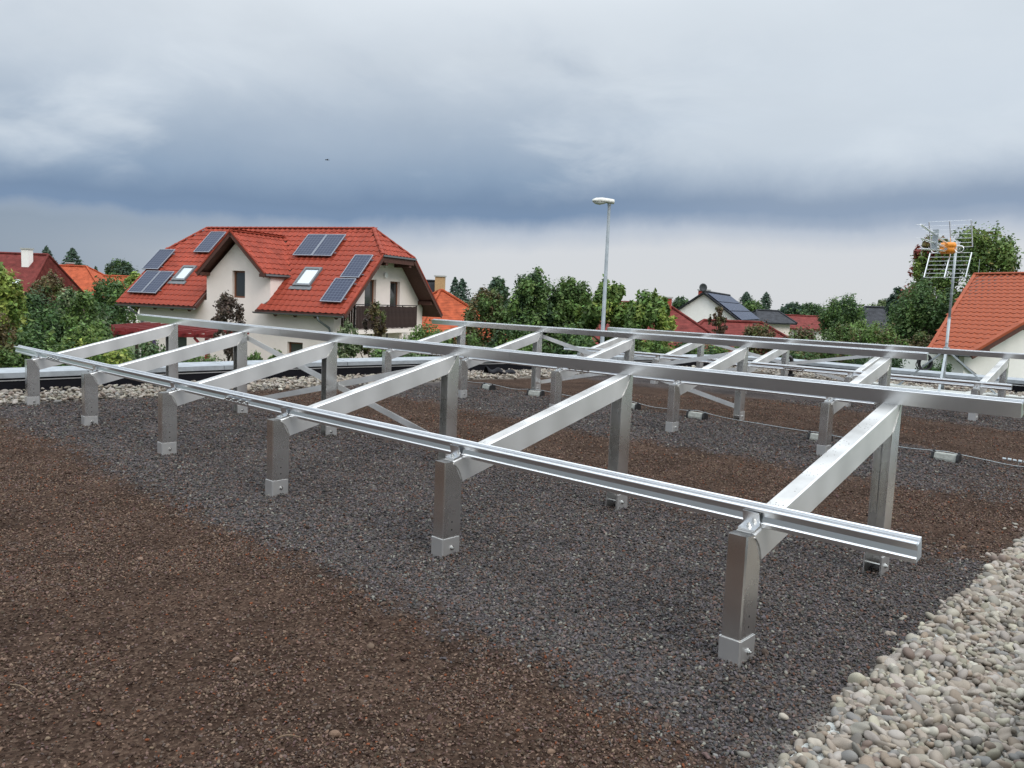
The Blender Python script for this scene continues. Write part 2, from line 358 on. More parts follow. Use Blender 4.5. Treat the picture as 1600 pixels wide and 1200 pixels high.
# ================================================================== helpers
class MB:
    def __init__(s): s.v = []; s.f = []
    def add(s, v, f):
        o = len(s.v); s.v += [tuple(p) for p in v]; s.f += [tuple(i + o for i in q) for q in f]; return s
    def box(s, c, d, mtx=None):
        x, y, z = (k / 2 for k in d)
        v = [Vector((sx_ * x, sy_ * y, sz_ * z)) for sx_ in (-1, 1) for sy_ in (-1, 1) for sz_ in (-1, 1)]
        if mtx is not None: v = [mtx @ p for p in v]
        v = [p + Vector(c) for p in v]
        return s.add(v, [(0, 1, 3, 2), (4, 6, 7, 5), (0, 4, 5, 1), (2, 3, 7, 6), (0, 2, 6, 4), (1, 5, 7, 3)])
    def bar(s, a, b, w, h, upv=(0, 0, 1)):
        a, b = Vector(a), Vector(b); d = (b - a).normalized(); x = d.cross(Vector(upv)).normalized(); n = x.cross(d)
        v = [p + x * i * w / 2 + n * j * h / 2 for p in (a, b) for i, j in ((-1, -1), (1, -1), (1, 1), (-1, 1))]
        return s.add(v, [(0, 3, 2, 1), (4, 5, 6, 7), (0, 1, 5, 4), (1, 2, 6, 5), (2, 3, 7, 6), (3, 0, 4, 7)])
    def tube(s, pts, r, n=8, cap=True):
        pts = [Vector(p) for p in pts]; rs = r if isinstance(r, (list, tuple)) else [r] * len(pts)
        v = []; f = []; prev = None
        for i, p in enumerate(pts):
            d = (pts[min(i + 1, len(pts) - 1)] - pts[max(i - 1, 0)]).normalized()
            ref = prev if prev is not None else (Vector((0, 0, 1)) if abs(d.z) < 0.9 else Vector((1, 0, 0)))
            x = (ref - d * ref.dot(d)).normalized(); prev = x; y = d.cross(x)
            for k in range(n):
                a = 2 * math.pi * k / n; v.append(p + (x * math.cos(a) + y * math.sin(a)) * rs[i])
        for i in range(len(pts) - 1):
            for k in range(n): f.append((i * n + k, i * n + (k + 1) % n, (i + 1) * n + (k + 1) % n, (i + 1) * n + k))
        if cap: f.append(tuple(range(n - 1, -1, -1))); f.append(tuple((len(pts) - 1) * n + k for k in range(n)))
        return s.add(v, f)
    def extrude(s, poly, d):           # poly: list of 3D points, d: vector
        n = len(poly); d = Vector(d); v = [Vector(p) for p in poly] + [Vector(p) + d for p in poly]
        f = [tuple(range(n)), tuple(range(2 * n - 1, n - 1, -1))] + [(i, i + n, (i + 1) % n + n, (i + 1) % n) for i in range(n)]
        return s.add(v, f)
    def build(s, name, m, parent=None, smooth=False, loc=None):
        me = bpy.data.meshes.new(name); me.from_pydata([tuple(p) for p in s.v], [], s.f)
        bm = bmesh.new(); bm.from_mesh(me); bmesh.ops.recalc_face_normals(bm, faces=bm.faces); bm.to_mesh(me); bm.free()
        if smooth:
            me.polygons.foreach_set('use_smooth', [True] * len(me.polygons))
        me.materials.append(m)
        return link(name, me, parent, loc)
def link(name, me, parent=None, loc=None):
    o = bpy.data.objects.new(name, me); col.objects.link(o)
    if parent is not None: o.parent = parent
    if loc is not None: o.location = loc
    return o
def tag(o, label=None, cat=None, group=None, kind=None):
    if label: o['label'] = label
    if cat: o['category'] = cat
    if group: o['group'] = group
    if kind: o['kind'] = kind
    return o
def empty(name, loc, rz, label, cat, group=None):
    o = bpy.data.objects.new(name, None); col.objects.link(o); o.location = loc; o.rotation_euler = (0, 0, rz); o.empty_display_size = 0.2
    return tag(o, label, cat, group)
def bevel(o, w, seg=1):
    md = o.modifiers.new('bevel', 'BEVEL'); md.width = w; md.segments = seg; md.limit_method = 'ANGLE'; md.angle_limit = math.radians(40)
    return o
def vnoise(x, y, seed=0):
    x = np.asarray(x, float); y = np.asarray(y, float)
    xi = np.floor(x).astype(np.int64); yi = np.floor(y).astype(np.int64); fx = x - xi; fy = y - yi
    fx = fx * fx * (3 - 2 * fx); fy = fy * fy * (3 - 2 * fy)
    def h(a, b):
        k = (a * 374761393 + b * 668265263 + seed * 1442695041) & 0xffffffff
        k = ((k ^ (k >> 13)) * 1274126177) & 0xffffffff
        return ((k ^ (k >> 16)) & 0xffff) / 65535.0
    return (h(xi, yi) * (1 - fx) + h(xi + 1, yi) * fx) * (1 - fy) + (h(xi, yi + 1) * (1 - fx) + h(xi + 1, yi + 1) * fx) * fy
def fbm(x, y, seed=0, oct=4):
    a, t, w = 1.0, 0, 0
    for k in range(oct):
        t = t + a * vnoise(x * 2 ** k, y * 2 ** k, seed + k); w += a; a *= .5
    return t / w

# ================================================================== the flat roof: layout
TH = 0.7473
U = Vector((-math.cos(TH), math.sin(TH), 0)); V = Vector((math.sin(TH), math.cos(TH), 0))
O = Vector((1.0764, 3.5313, 0))
# foot of the parapet, left side -> back corner -> back side
PAR = [(-12.2, 5.6), (-9.6, 8.4), (-7.3, 11.0), (-5.55, 12.95), (-3.6, 15.0), (-1.0, 17.25), (1.1, 18.9), (3.3, 20.45), (5.3, 21.6), (6.75, 21.95),
       (7.7, 20.95), (9.0, 19.5), (10.2, 18.35), (11.5, 17.2), (13.5, 15.4), (15.5, 13.6)]
def smooth_poly(pts, n=6):
    P = [Vector((*p, 0)) for p in pts]; out = []
    for i in range(len(P) - 1):
        p0, p1, p2, p3 = P[max(i - 1, 0)], P[i], P[i + 1], P[min(i + 2, len(P) - 1)]
        for k in range(n):
            t = k / n
            out.append(0.5 * ((2 * p1) + (-p0 + p2) * t + (2 * p0 - 5 * p1 + 4 * p2 - p3) * t * t + (-p0 + 3 * p1 - 3 * p2 + p3) * t ** 3))
    out.append(P[-1]); return out
PARS = smooth_poly(PAR)
PARA = np.array([(p.x, p.y) for p in PARS])
def par_dist(x, y):
    x = np.asarray(x, float); y = np.asarray(y, float); best = np.full(x.shape, 1e9); side = np.zeros(x.shape)
    for a, b in zip(PARA[:-1], PARA[1:]):
        d = b - a; L2 = d @ d
        t = np.clip(((x - a[0]) * d[0] + (y - a[1]) * d[1]) / L2, 0, 1)
        qx, qy = x - a[0] - t * d[0], y - a[1] - t * d[1]; ds = np.hypot(qx, qy)
        s = np.sign(d[0] * qy - d[1] * qx)          # + = left of the line = outside
        m = ds < best; best = np.where(m, ds, best); side = np.where(m, s, side)
    return np.where(side <= 0, best, -best)           # >0 inside the roof
EDGE0 = np.array([0.95, 2.67])                           # inner edge of the right-hand pebble strip
STRIP_W = 0.80
def edge_off(x, y):   # distance to the right of that edge
    return (x - EDGE0[0]) * -U.x + (y - EDGE0[1]) * -U.y
def hgt(x, y):
    return 0.036 * (fbm(x * 1.1, y * 1.1, 3, 3) - 0.5) + 0.026 * (fbm(x * 6, y * 6, 9, 2) - 0.5)
def zones(x, y):
    rx, ry = x - O.x, y - O.y
    t = rx * V.x + ry * V.y; s = rx * U.x + ry * U.y
    w = 0.55 * (fbm(x * .9, y * .9, 21, 4) - .5) + 0.5 * (fbm(x * 4, y * 4, 31, 3) - .5)
    tt = t + w
    def band(a, b, k=0.09): return 1 / (1 + np.exp(-(tt - a) / k)) * 1 / (1 + np.exp((tt - b) / k))
    te = t + .45 * w + .10 * np.clip(4.5 - s, 0, 4.5) / 4.5 * 1.6
    g = 1 / (1 + np.exp(-(te + .60 + .35 * (fbm(x * 9, y * 9, 87, 3) - .5)) / .06)) * 1 / (1 + np.exp((tt - 2.35) / .16)) * 1 / (1 + np.exp((s + w - 10.6) / .2))
    g = g + band(4.75, 7.15) * (1 / (1 + np.exp((0.2 - s - w) / .25))) + 0.85 * band(10.3, 12.6)
    g = g * (1 / (1 + np.exp(-(s + 1.35 + w) / .12)) * .0 + 1)
    eo = edge_off(x, y)
    g = np.maximum(g, (eo > -0.30 + 0.6 * w) * (t < 2.6) * (t > -0.75 + .5 * w) * 0.9)
    pd = par_dist(x, y)
    pw = 1.18 + 0.35 * (fbm(x * 1.3, y * 1.3, 41, 3) - .5)
    peb = np.clip(np.maximum(1 / (1 + np.exp((pd - pw) / .05)), 1 / (1 + np.exp(-(eo - 0.10 * (fbm(x * 3, y * 3, 51, 2) - .5)) / .025))), 0, 1)
    return np.clip(g, 0, 1), peb

# deck sheet (fine near the camera, coarser behind)
def deck():
    xs = np.concatenate([np.arange(-13, -5, .14), np.arange(-5, 6, .05), np.arange(6, 16, .14)])
    ys = np.concatenate([np.arange(-2.5, 1.2, .2), np.arange(1.2, 10, .05), np.arange(10, 23.4, .12)])
    X, Y = np.meshgrid(xs, ys); nx, ny = len(xs), len(ys)
    Z = hgt(X, Y); g, pb = zones(X, Y)
    pd = par_dist(X, Y); eo = edge_off(X, Y)
    idx = np.arange(nx * ny).reshape(ny, nx)
    q = np.stack([idx[:-1, :-1], idx[:-1, 1:], idx[1:, 1:], idx[1:, :-1]], -1).reshape(-1, 4)
    ins = ((pd > -0.3) & (eo < STRIP_W + .15)).ravel()
    q = q[ins[q].all(1)]
    vs = np.stack([X, Y, Z], -1).reshape(-1, 3)
    used = np.unique(q); remap = -np.ones(nx * ny, int); remap[used] = np.arange(len(used))
    me = bpy.data.meshes.new('roof_deck')
    me.vertices.add(len(used)); me.vertices.foreach_set('co', vs[used].ravel().astype(np.float32))
    q = remap[q]; me.loops.add(q.size); me.loops.foreach_set('vertex_index', q.ravel().astype(np.int32))
    me.polygons.add(len(q)); me.polygons.foreach_set('loop_start', (np.arange(len(q)) * 4).astype(np.int32)); me.polygons.foreach_set('loop_total', np.full(len(q), 4, np.int32))
    me.update(); me.validate()
    at = me.attributes.new('zone', 'FLOAT_COLOR', 'POINT')
    c = np.stack([g.ravel()[used], pb.ravel()[used], np.zeros(len(used)), np.ones(len(used))], -1)
    at.data.foreach_set('color', c.ravel().astype(np.float32))
    me.polygons.foreach_set('use_smooth', [True] * len(me.polygons))
    me.materials.append(DECK)
    return tag(link('roof_deck', me), kind='structure')
deck_o = deck()
tag(deck_o, 'brown and grey planting substrate covering the flat roof')

# terrain sheet to the horizon
tb = MB(); tb.add([(-1500, -200, GZ), (1500, -200, GZ), (1500, 2500, GZ), (-1500, 2500, GZ)], [(0, 1, 2, 3)])
tag(tb.build('ground', GROUND), kind='structure')

# ------------------------------------------------------------------ instanced grains (stuff)
def stone_mesh(name, m, seed, squash=(1, .8, .6), sub=2, rough=.18):
    bm = bmesh.new(); bmesh.ops.create_icosphere(bm, subdivisions=sub, radius=0.5)
    g = np.random.default_rng(seed); ph = g.uniform(0, 6, (6, 3)); fr = g.uniform(1.5, 5, (6, 3))
    for v in bm.verts:
        p = v.co; k = 1 + rough * sum(math.sin(fr[i] @ np.array(p) + ph[i, 0]) for i in range(6)) / 3
        v.co = Vector((p.x * squash[0], p.y * squash[1], p.z * squash[2])) * k
    me = bpy.data.meshes.new(name); bm.to_mesh(me); bm.free()
    me.materials.append(m)
    return me
def points_stuff(name, pts, scl, rot, stones, label, cat, parent=None):
    me = bpy.data.meshes.new(name); n = len(pts)
    me.vertices.add(n); me.vertices.foreach_set('co', np.asarray(pts, np.float32).ravel())
    a = me.attributes.new('size', 'FLOAT_VECTOR', 'POINT'); a.data.foreach_set('vector', np.asarray(scl, np.float32).ravel())
    a = me.attributes.new('turn', 'FLOAT_VECTOR', 'POINT'); a.data.foreach_set('vector', np.asarray(rot, np.float32).ravel())
    o = link(name, me, parent)
    ng = bpy.data.node_groups.new(name + '_nodes', 'GeometryNodeTree')
    ng.interface.new_socket('Geometry', in_out='INPUT', socket_type='NodeSocketGeometry')
    ng.interface.new_socket('Geometry', in_out='OUTPUT', socket_type='NodeSocketGeometry')
    gi = ng.nodes.new('NodeGroupInput'); go = ng.nodes.new('NodeGroupOutput')
    jn = ng.nodes.new('GeometryNodeJoinGeometry')
    for i, sm in enumerate(stones):
        so_ = bpy.data.objects.new(name + '_grain', sm)
        oi = ng.nodes.new('GeometryNodeObjectInfo'); oi.inputs['Object'].default_value = so_; oi.inputs['As Instance'].default_value = True
        ng.links.new(oi.outputs['Geometry'], jn.inputs[0])
    ip = ng.nodes.new('GeometryNodeInstanceOnPoints'); ip.inputs['Pick Instance'].default_value = True
    na = ng.nodes.new('GeometryNodeInputNamedAttribute'); na.data_type = 'FLOAT_VECTOR'; na.inputs['Name'].default_value = 'size'
    nb = ng.nodes.new('GeometryNodeInputNamedAttribute'); nb.data_type = 'FLOAT_VECTOR'; nb.inputs['Name'].default_value = 'turn'
    er = ng.nodes.new('FunctionNodeEulerToRotation')
    rv = ng.nodes.new('FunctionNodeRandomValue'); rv.data_type = 'INT'
    for sck in rv.inputs:
        if sck.name == 'Min' and sck.type == 'INT': sck.default_value = 0
        if sck.name == 'Max' and sck.type == 'INT': sck.default_value = len(stones) - 1
    ng.links.new(gi.outputs[0], ip.inputs['Points']); ng.links.new(jn.outputs[0], ip.inputs['Instance'])
    ng.links.new([s for s in rv.outputs if s.type == 'INT'][0], ip.inputs['Instance Index'])
    ng.links.new(na.outputs[0], ip.inputs['Scale']); ng.links.new(nb.outputs[0], er.inputs[0]); ng.links.new(er.outputs[0], ip.inputs['Rotation'])
    ng.links.new(ip.outputs[0], go.inputs[0])
    md = o.modifiers.new('scatter', 'NODES'); md.node_group = ng
    return tag(o, label, cat, kind='stuff')

def in_view(x, y, m=1.2):
    # generous wedge in front of the camera, wider than the picture
    return (y > 1.6) & (np.abs(x) < 0.70 * y + m)
grey_p, grey_s, brown_p, brown_s = [], [], [], []
for r0, r1, dens, s0, s1 in ((1.6, 3.2, 9500, .0065, .017), (3.2, 5.0, 7000, .008, .018), (5.0, 8.0, 3600, .011, .020), (8.0, 14.5, 1100, .015, .025)):
    xm = .70 * r1 + 1.2
    area = 2 * xm * (r1 - r0); n = int(area * dens)
    x = rng.uniform(-xm, xm, n); y = rng.uniform(r0, r1, n)
    k = in_view(x, y); x, y = x[k], y[k]
    pd = par_dist(x, y); eo = edge_off(x, y)
    g, pb = zones(x, y)
    k = (pd > .3) & (eo < .12) & (rng.random(len(x)) > pb * .9); x, y, g = x[k], y[k], g[k]
    sz = s0 * (s1 / s0) ** rng.random(len(x)) ** 1.3
    isg = rng.random(len(x)) < g
    # the soil shows between the brown grains in patches
    keepb = rng.random(len(x)) < 0.30 + 0.75 * np.clip((fbm(x * 2.2, y * 2.2, 77, 3) - .38) * 3, 0, 1)
    for m_, P, S, mul in ((isg, grey_p, grey_s, 1.1), (~isg & keepb, brown_p, brown_s, .85)):
        xx, yy, ss = x[m_], y[m_], sz[m_] * mul
        P.append(np.stack([xx, yy, hgt(xx, yy) + ss * rng.uniform(.0, .45, len(ss))], -1)); S.append(ss)
def scl3(s): return np.stack([s * rng.uniform(.8, 1.35, len(s)), s * rng.uniform(.75, 1.15, len(s)), s * rng.uniform(.7, 1.1, len(s))], -1)
def rot3(n, tilt): return np.stack([rng.normal(0, tilt, n), rng.normal(0, tilt, n), rng.uniform(0, 6.28, n)], -1)
# bigger stones mixed in, and gravel pushed up round the rack feet
x = rng.uniform(-6, 6, 2600); y = 1.6 + 8 * rng.random(2600) ** 1.4
k = in_view(x, y) & (par_dist(x, y) > .4) & (edge_off(x, y) < 0); x, y = x[k], y[k]; g, pb = zones(x, y)
ss = .014 * np.exp(np.abs(rng.normal(0, .38, len(x)))); isg = rng.random(len(x)) < g
for m_, P, S in ((isg, grey_p, grey_s), (~isg, brown_p, brown_s)):
    P.append(np.stack([x[m_], y[m_], hgt(x[m_], y[m_]) + ss[m_] * .22], -1)); S.append(ss[m_])
for i in range(6):
    for dep in (0, 1.8141):
        c0 = O + U * (1.9752 * i) + V * dep; n = 420
        a = rng.uniform(0, 6.28, n); rr0 = .055 + .13 * rng.random(n) ** 1.3
        x = c0.x + np.cos(a) * rr0; y = c0.y + np.sin(a) * rr0; ss = rng.uniform(.008, .018, n)
        lz = np.clip(.030 * (1 - (rr0 - .055) / .11), 0, .03) * (0.5 + fbm(x * 9, y * 9, 5 + i, 2))
        grey_p.append(np.stack([x, y, hgt(x, y) + lz * rng.random(n)], -1)); grey_s.append(ss)
gp, gs = np.concatenate(grey_p), np.concatenate(grey_s)
bp_, bs = np.concatenate(brown_p), np.concatenate(brown_s)
GS = [stone_mesh('grey_grain', GREYG, i, (1, .85, .65), 2, .30) for i in range(4)]
BS = [stone_mesh('brown_grain', BROWNG, i + 9, (1, .85, .7), 2, .30) for i in range(4)]
points_stuff('grey_gravel', gp, scl3(gs), rot3(len(gs), .5), GS, 'dark grey lava gravel raked in bands under the aluminium racks', 'gravel')
points_stuff('brown_gravel', bp_, scl3(bs), rot3(len(bs), .5), BS, 'loose brown mineral grains over the planting substrate', 'gravel')

# ------------------------------------------------------------------ pebbles
PS = [stone_mesh('pebble', PEB, 40 + i, sq, 3, .30) for i, sq in enumerate(((1, .78, .6), (1, .85, .7), (1, .65, .55), (1, .9, .62), (1, .72, .75), (1, .8, .5), (1, .88, .8), (1, .6, .6)))]
for me in PS: me.polygons.foreach_set('use_smooth', [True] * len(me.polygons))
def strip_points():
    P = []; S = []
    for layer, (z0, sp) in enumerate(((0.0, .032), (0.018, .034))):
        na = int(14.5 / sp); nb = int((STRIP_W + .04) / sp)
        A, B = np.meshgrid(np.arange(na) * sp - 2.0, np.arange(nb) * sp - .01)
        A = A.ravel() + rng.uniform(-.5, .5, A.size) * sp; B = B.ravel() + rng.uniform(-.5, .5, B.size) * sp
        x = EDGE0[0] + V.x * A - U.x * B; y = EDGE0[1] + V.y * A - U.y * B
        lim = 0.055 * (fbm(x * 4, y * 4, 61, 2) - .5) * 2 + (0.02 if layer else 0)
        k = (B > lim) & (B < STRIP_W) & in_view(x, y, 1.6) & (par_dist(x, y) > .1); x, y, B = x[k], y[k], B[k]
        s = np.clip(rng.lognormal(math.log(.038), .32, len(x)), .02, .078)
        P.append(np.stack([x, y, hgt(x, y) + z0 + s * .20 + rng.uniform(-.004, .006, len(x))], -1)); S.append(s)
    # strays that rolled onto the gravel
    n = 46; A = rng.uniform(-1.2, 6, n); B = -np.abs(rng.normal(0, .16, n)) - .01
    x = EDGE0[0] + V.x * A - U.x * B; y = EDGE0[1] + V.y * A - U.y * B; s = rng.uniform(.012, .042, n)
    P.append(np.stack([x, y, hgt(x, y) + s * .2], -1)); S.append(s)
    return np.concatenate(P), np.concatenate(S)
pp, ps = strip_points()
# strip sheet: a thin bed under the pebbles, the piece of the setting they belong to
sb = MB()
ev = [Vector((EDGE0[0], EDGE0[1], -.03)) + V * a - U * b for a, b in ((-2, .03), (12.5, .03), (12.5, STRIP_W), (-2, STRIP_W))]
sb.extrude(ev, (0, 0, .036))
bed = tag(sb.build('pebble_border', CONCRETE), 'border of pale river pebbles along the right edge of the roof', kind='structure')
# the 300 that show largest in view are pebbles of their own
cx = (pp[:, 0] - 0) / pp[:, 1]; depth = pp[:, 1]
vis = (np.abs(cx) < .645) & (depth > 2.55)
score = np.where(vis, ps / depth * (1 + (pp[:, 2] > .025) * .6), 0)
order = np.argsort(-score); top = order[:300]; rest = order[300:]
rr = rot3(len(pp), .45)
s3 = np.stack([ps * rng.uniform(.95, 1.3, len(ps)), ps, ps * rng.uniform(.8, 1.1, len(ps))], -1)
for i in top:
    o = link('pebble', PS[int(rng.integers(len(PS)))], bed); o.location = pp[i]; o.rotation_euler = rr[i]; o.scale = s3[i]
points_stuff('small_pebbles', pp[rest], s3[rest], rr[rest], PS, None, None, parent=bed)
# pebbles along the parapet
x = rng.uniform(-13, 16, 150000); y = rng.uniform(4, 23, 150000)
pd = par_dist(x, y); g, pb = zones(x, y)
k = (pd > .03) & (pd < 1.7) & (rng.random(len(x)) < pb) & (edge_off(x, y) < STRIP_W) & in_view(x, y, 2.5) & (y > 6); x, y = x[k], y[k]
s = np.clip(rng.lognormal(math.log(.050), .28, len(x)), .03, .10)
points_stuff('parapet_pebbles', np.stack([x, y, hgt(x, y) + .01 + rng.uniform(0, .05, len(x))], -1), np.stack([s * 1.15, s, s * .9], -1), rot3(len(x), .3),
             PS, 'strip of pale river pebbles along the foot of the far parapet', 'pebbles')

# ------------------------------------------------------------------ parapet
par = empty('parapet', (0, 0, 0), 0, 'low black parapet with pale metal coping around the far roof edge', 'parapet')
def offs(pts, d):
    out = []
    for i, p in enumerate(pts):
        t = (pts[min(i + 1, len(pts) - 1)] - pts[max(i - 1, 0)]).normalized(); out.append(p + Vector((-t.y, t.x, 0)) * d)
    return out
def ribbon(path, section):          # section: (offset outward, z)
    mb = MB(); rows = [offs(path, o) for o, z in section]; n = len(path); m_ = len(section)
    v = [(*rows[j][i].xy, section[j][1]) for i in range(n) for j in range(m_)]
    f = [(i * m_ + j, (i + 1) * m_ + j, (i + 1) * m_ + (j + 1) % m_, i * m_ + (j + 1) % m_) for i in range(n - 1) for j in range(m_)]
    f += [tuple(range(m_)), tuple((n - 1) * m_ + j for j in range(m_ - 1, -1, -1))]
    return mb.add(v, f)
ribbon(PARS, [(0, -.1), (0, .235), (.36, .235), (.36, GZ), (.3, GZ), (.3, -.1)]).build('upstand', MEMBRANE, par)
ribbon(PARS, [(-.012, .185), (-.012, .200), (.02, .200), (.02, .185)]).build('clamping_strip', RAIL, par)
step = 5
for i in range(0, len(PARS) - 1, step):
    seg = PARS[i:i + step + 1]
    if len(seg) < 2: continue
    a, b = seg[0], seg[-1]
    seg = [seg[0].lerp(seg[1], .01)] + seg[1:-1] + [seg[-1].lerp(seg[-2], .01)]
    ribbon(seg, [(-.035, .225), (-.045, .232), (-.045, .305), (.40, .335), (.40, .20), (.385, .20), (.385, .315), (-.03, .285), (-.03, .225)]).build('coping_panel', COPING, par)
for i in range(3, len(PARS) - 2, 9):
    p = PARS[i]; t = (PARS[i + 1] - p).normalized(); c = p + Vector((t.y, -t.x, 0)) * .035
    MB().box((c.x, c.y, .215), (.12, .03, .07), Matrix.Rotation(math.atan2(t.y, t.x), 3, 'Z')).build('clip', RAIL, par)
# black drain mat edge lying against the upstand
ribbon(PARS, [(-.07, -.02), (-.05, .05), (-.03, .055), (0.0, .03), (0.0, -.02)]).build('membrane_edge', MEMBRANE, par)
# parapet on the right
rp = empty('parapet', (0, 0, 0), 0, 'short metal capped parapet beside the near pebbles, bottom right corner', 'parapet')
base = Vector((EDGE0[0], EDGE0[1], 0)) - U * STRIP_W
A0, A1 = base - V * 2.6, base + V * 12.0
rpath = [A0, base, base + V * 3, base + V * 6, A1]
rpath = rpath[::-1] if False else rpath
def side_ribbon(sec): return ribbon(rpath[::-1], sec)
side_ribbon([(0, -.1), (0, .235), (.40, .235), (.40, GZ), (.3, GZ), (.3, -.1)]).build('upstand', MEMBRANE, rp)
side_ribbon([(-.035, .225), (-.045, .232), (-.045, .300), (.45, .345), (.45, .22), (.435, .22), (.435, .325), (-.03, .285), (-.03, .225)]).build('coping_panel', COPING, rp)

# ================================================================== aluminium racks
DEP, SPC = 1.8141, 1.9752
W2, FD, TK = 0.049, 0.148, 0.0045
def usec(w, d, t, extra):
    c = 0.007
    ns = sorted(set([c] + extra + [d]))
    outer = [(-w, n) for n in reversed(ns)] + [(-w + c, 0), (w - c, 0)] + [(w, n) for n in ns]
    inner = [(w - t, n) for n in reversed(ns)] + [(w - c - t * .4, t), (-w + c + t * .4, t)] + [(-w + t, n) for n in ns]
    return outer + inner
def channel(sec, fa, fb):
    mb = MB(); n = len(sec)
    va = [(x, *fa(k)) for x, k in sec]; vb = [(x, *fb(k)) for x, k in sec]
    f = [(i, (i + 1) % n, (i + 1) % n + n, i + n) for i in range(n)]
    mb.add(va + vb, f)
    # end rings: web strip + two flange strips
    h = n // 2
    for o in (0, n):
        for i in range(h - 1):
            j = n - 1 - i
            mb.f.append((o + i, o + i + 1, o + j - 1, o + j))
    return mb
def lerp2(a, b, t): return (a[0] + (b[0] - a[0]) * t, a[1] + (b[1] - a[1]) * t)
def bolt(mb, c, ax, r=.011, l=.010):
    c = Vector(c); ax = Vector(ax)
    mb.tube([c, c + ax * .003, c + ax * .0032, c + ax * (.003 + l), c + ax * (.0032 + l), c + ax * (l + .008)], [r * 1.45, r * 1.45, r, r, r * .5, r * .5], 6)
    return mb
def thru_bolt(y, z, hw):
    r = .011; p = [-hw - .016, -hw - .0132, -hw - .013, -hw - .0032, -hw - .003, -hw, -hw + .0002, hw - .0002, hw, hw + .003, hw + .0032, hw + .011, hw + .0112, hw + .018]
    q = [.005, .005, r, r, r * 1.45, r * 1.45, .006, .006, r * 1.45, r * 1.45, r, r, .005, .005]
    return MB().tube([(x, y, z) for x in p], q, 8)
def rail_profile(ow, hh):
    # width along the slope, height across it; slot in the top and groove in the front
    w, h = ow, hh
    return [(0, 0), (w, 0), (w, h), (w - .011, h), (w - .011, h - .004), (w - .015, h - .004), (w - .015, h - .016), (w - .019, h - .016), (w - .019, h - .013), (.020, h - .013), (.020, h - .016),
            (.016, h - .016), (.016, h - .004), (.012, h - .004), (.012, h), (.002, h), (0, h - .003), (0, h * .86), (.014, h * .84), (.016, h * .55), (.007, h * .28), (.003, h * .25), (0, h * .22)]
RW, RH = 0.066, 0.088

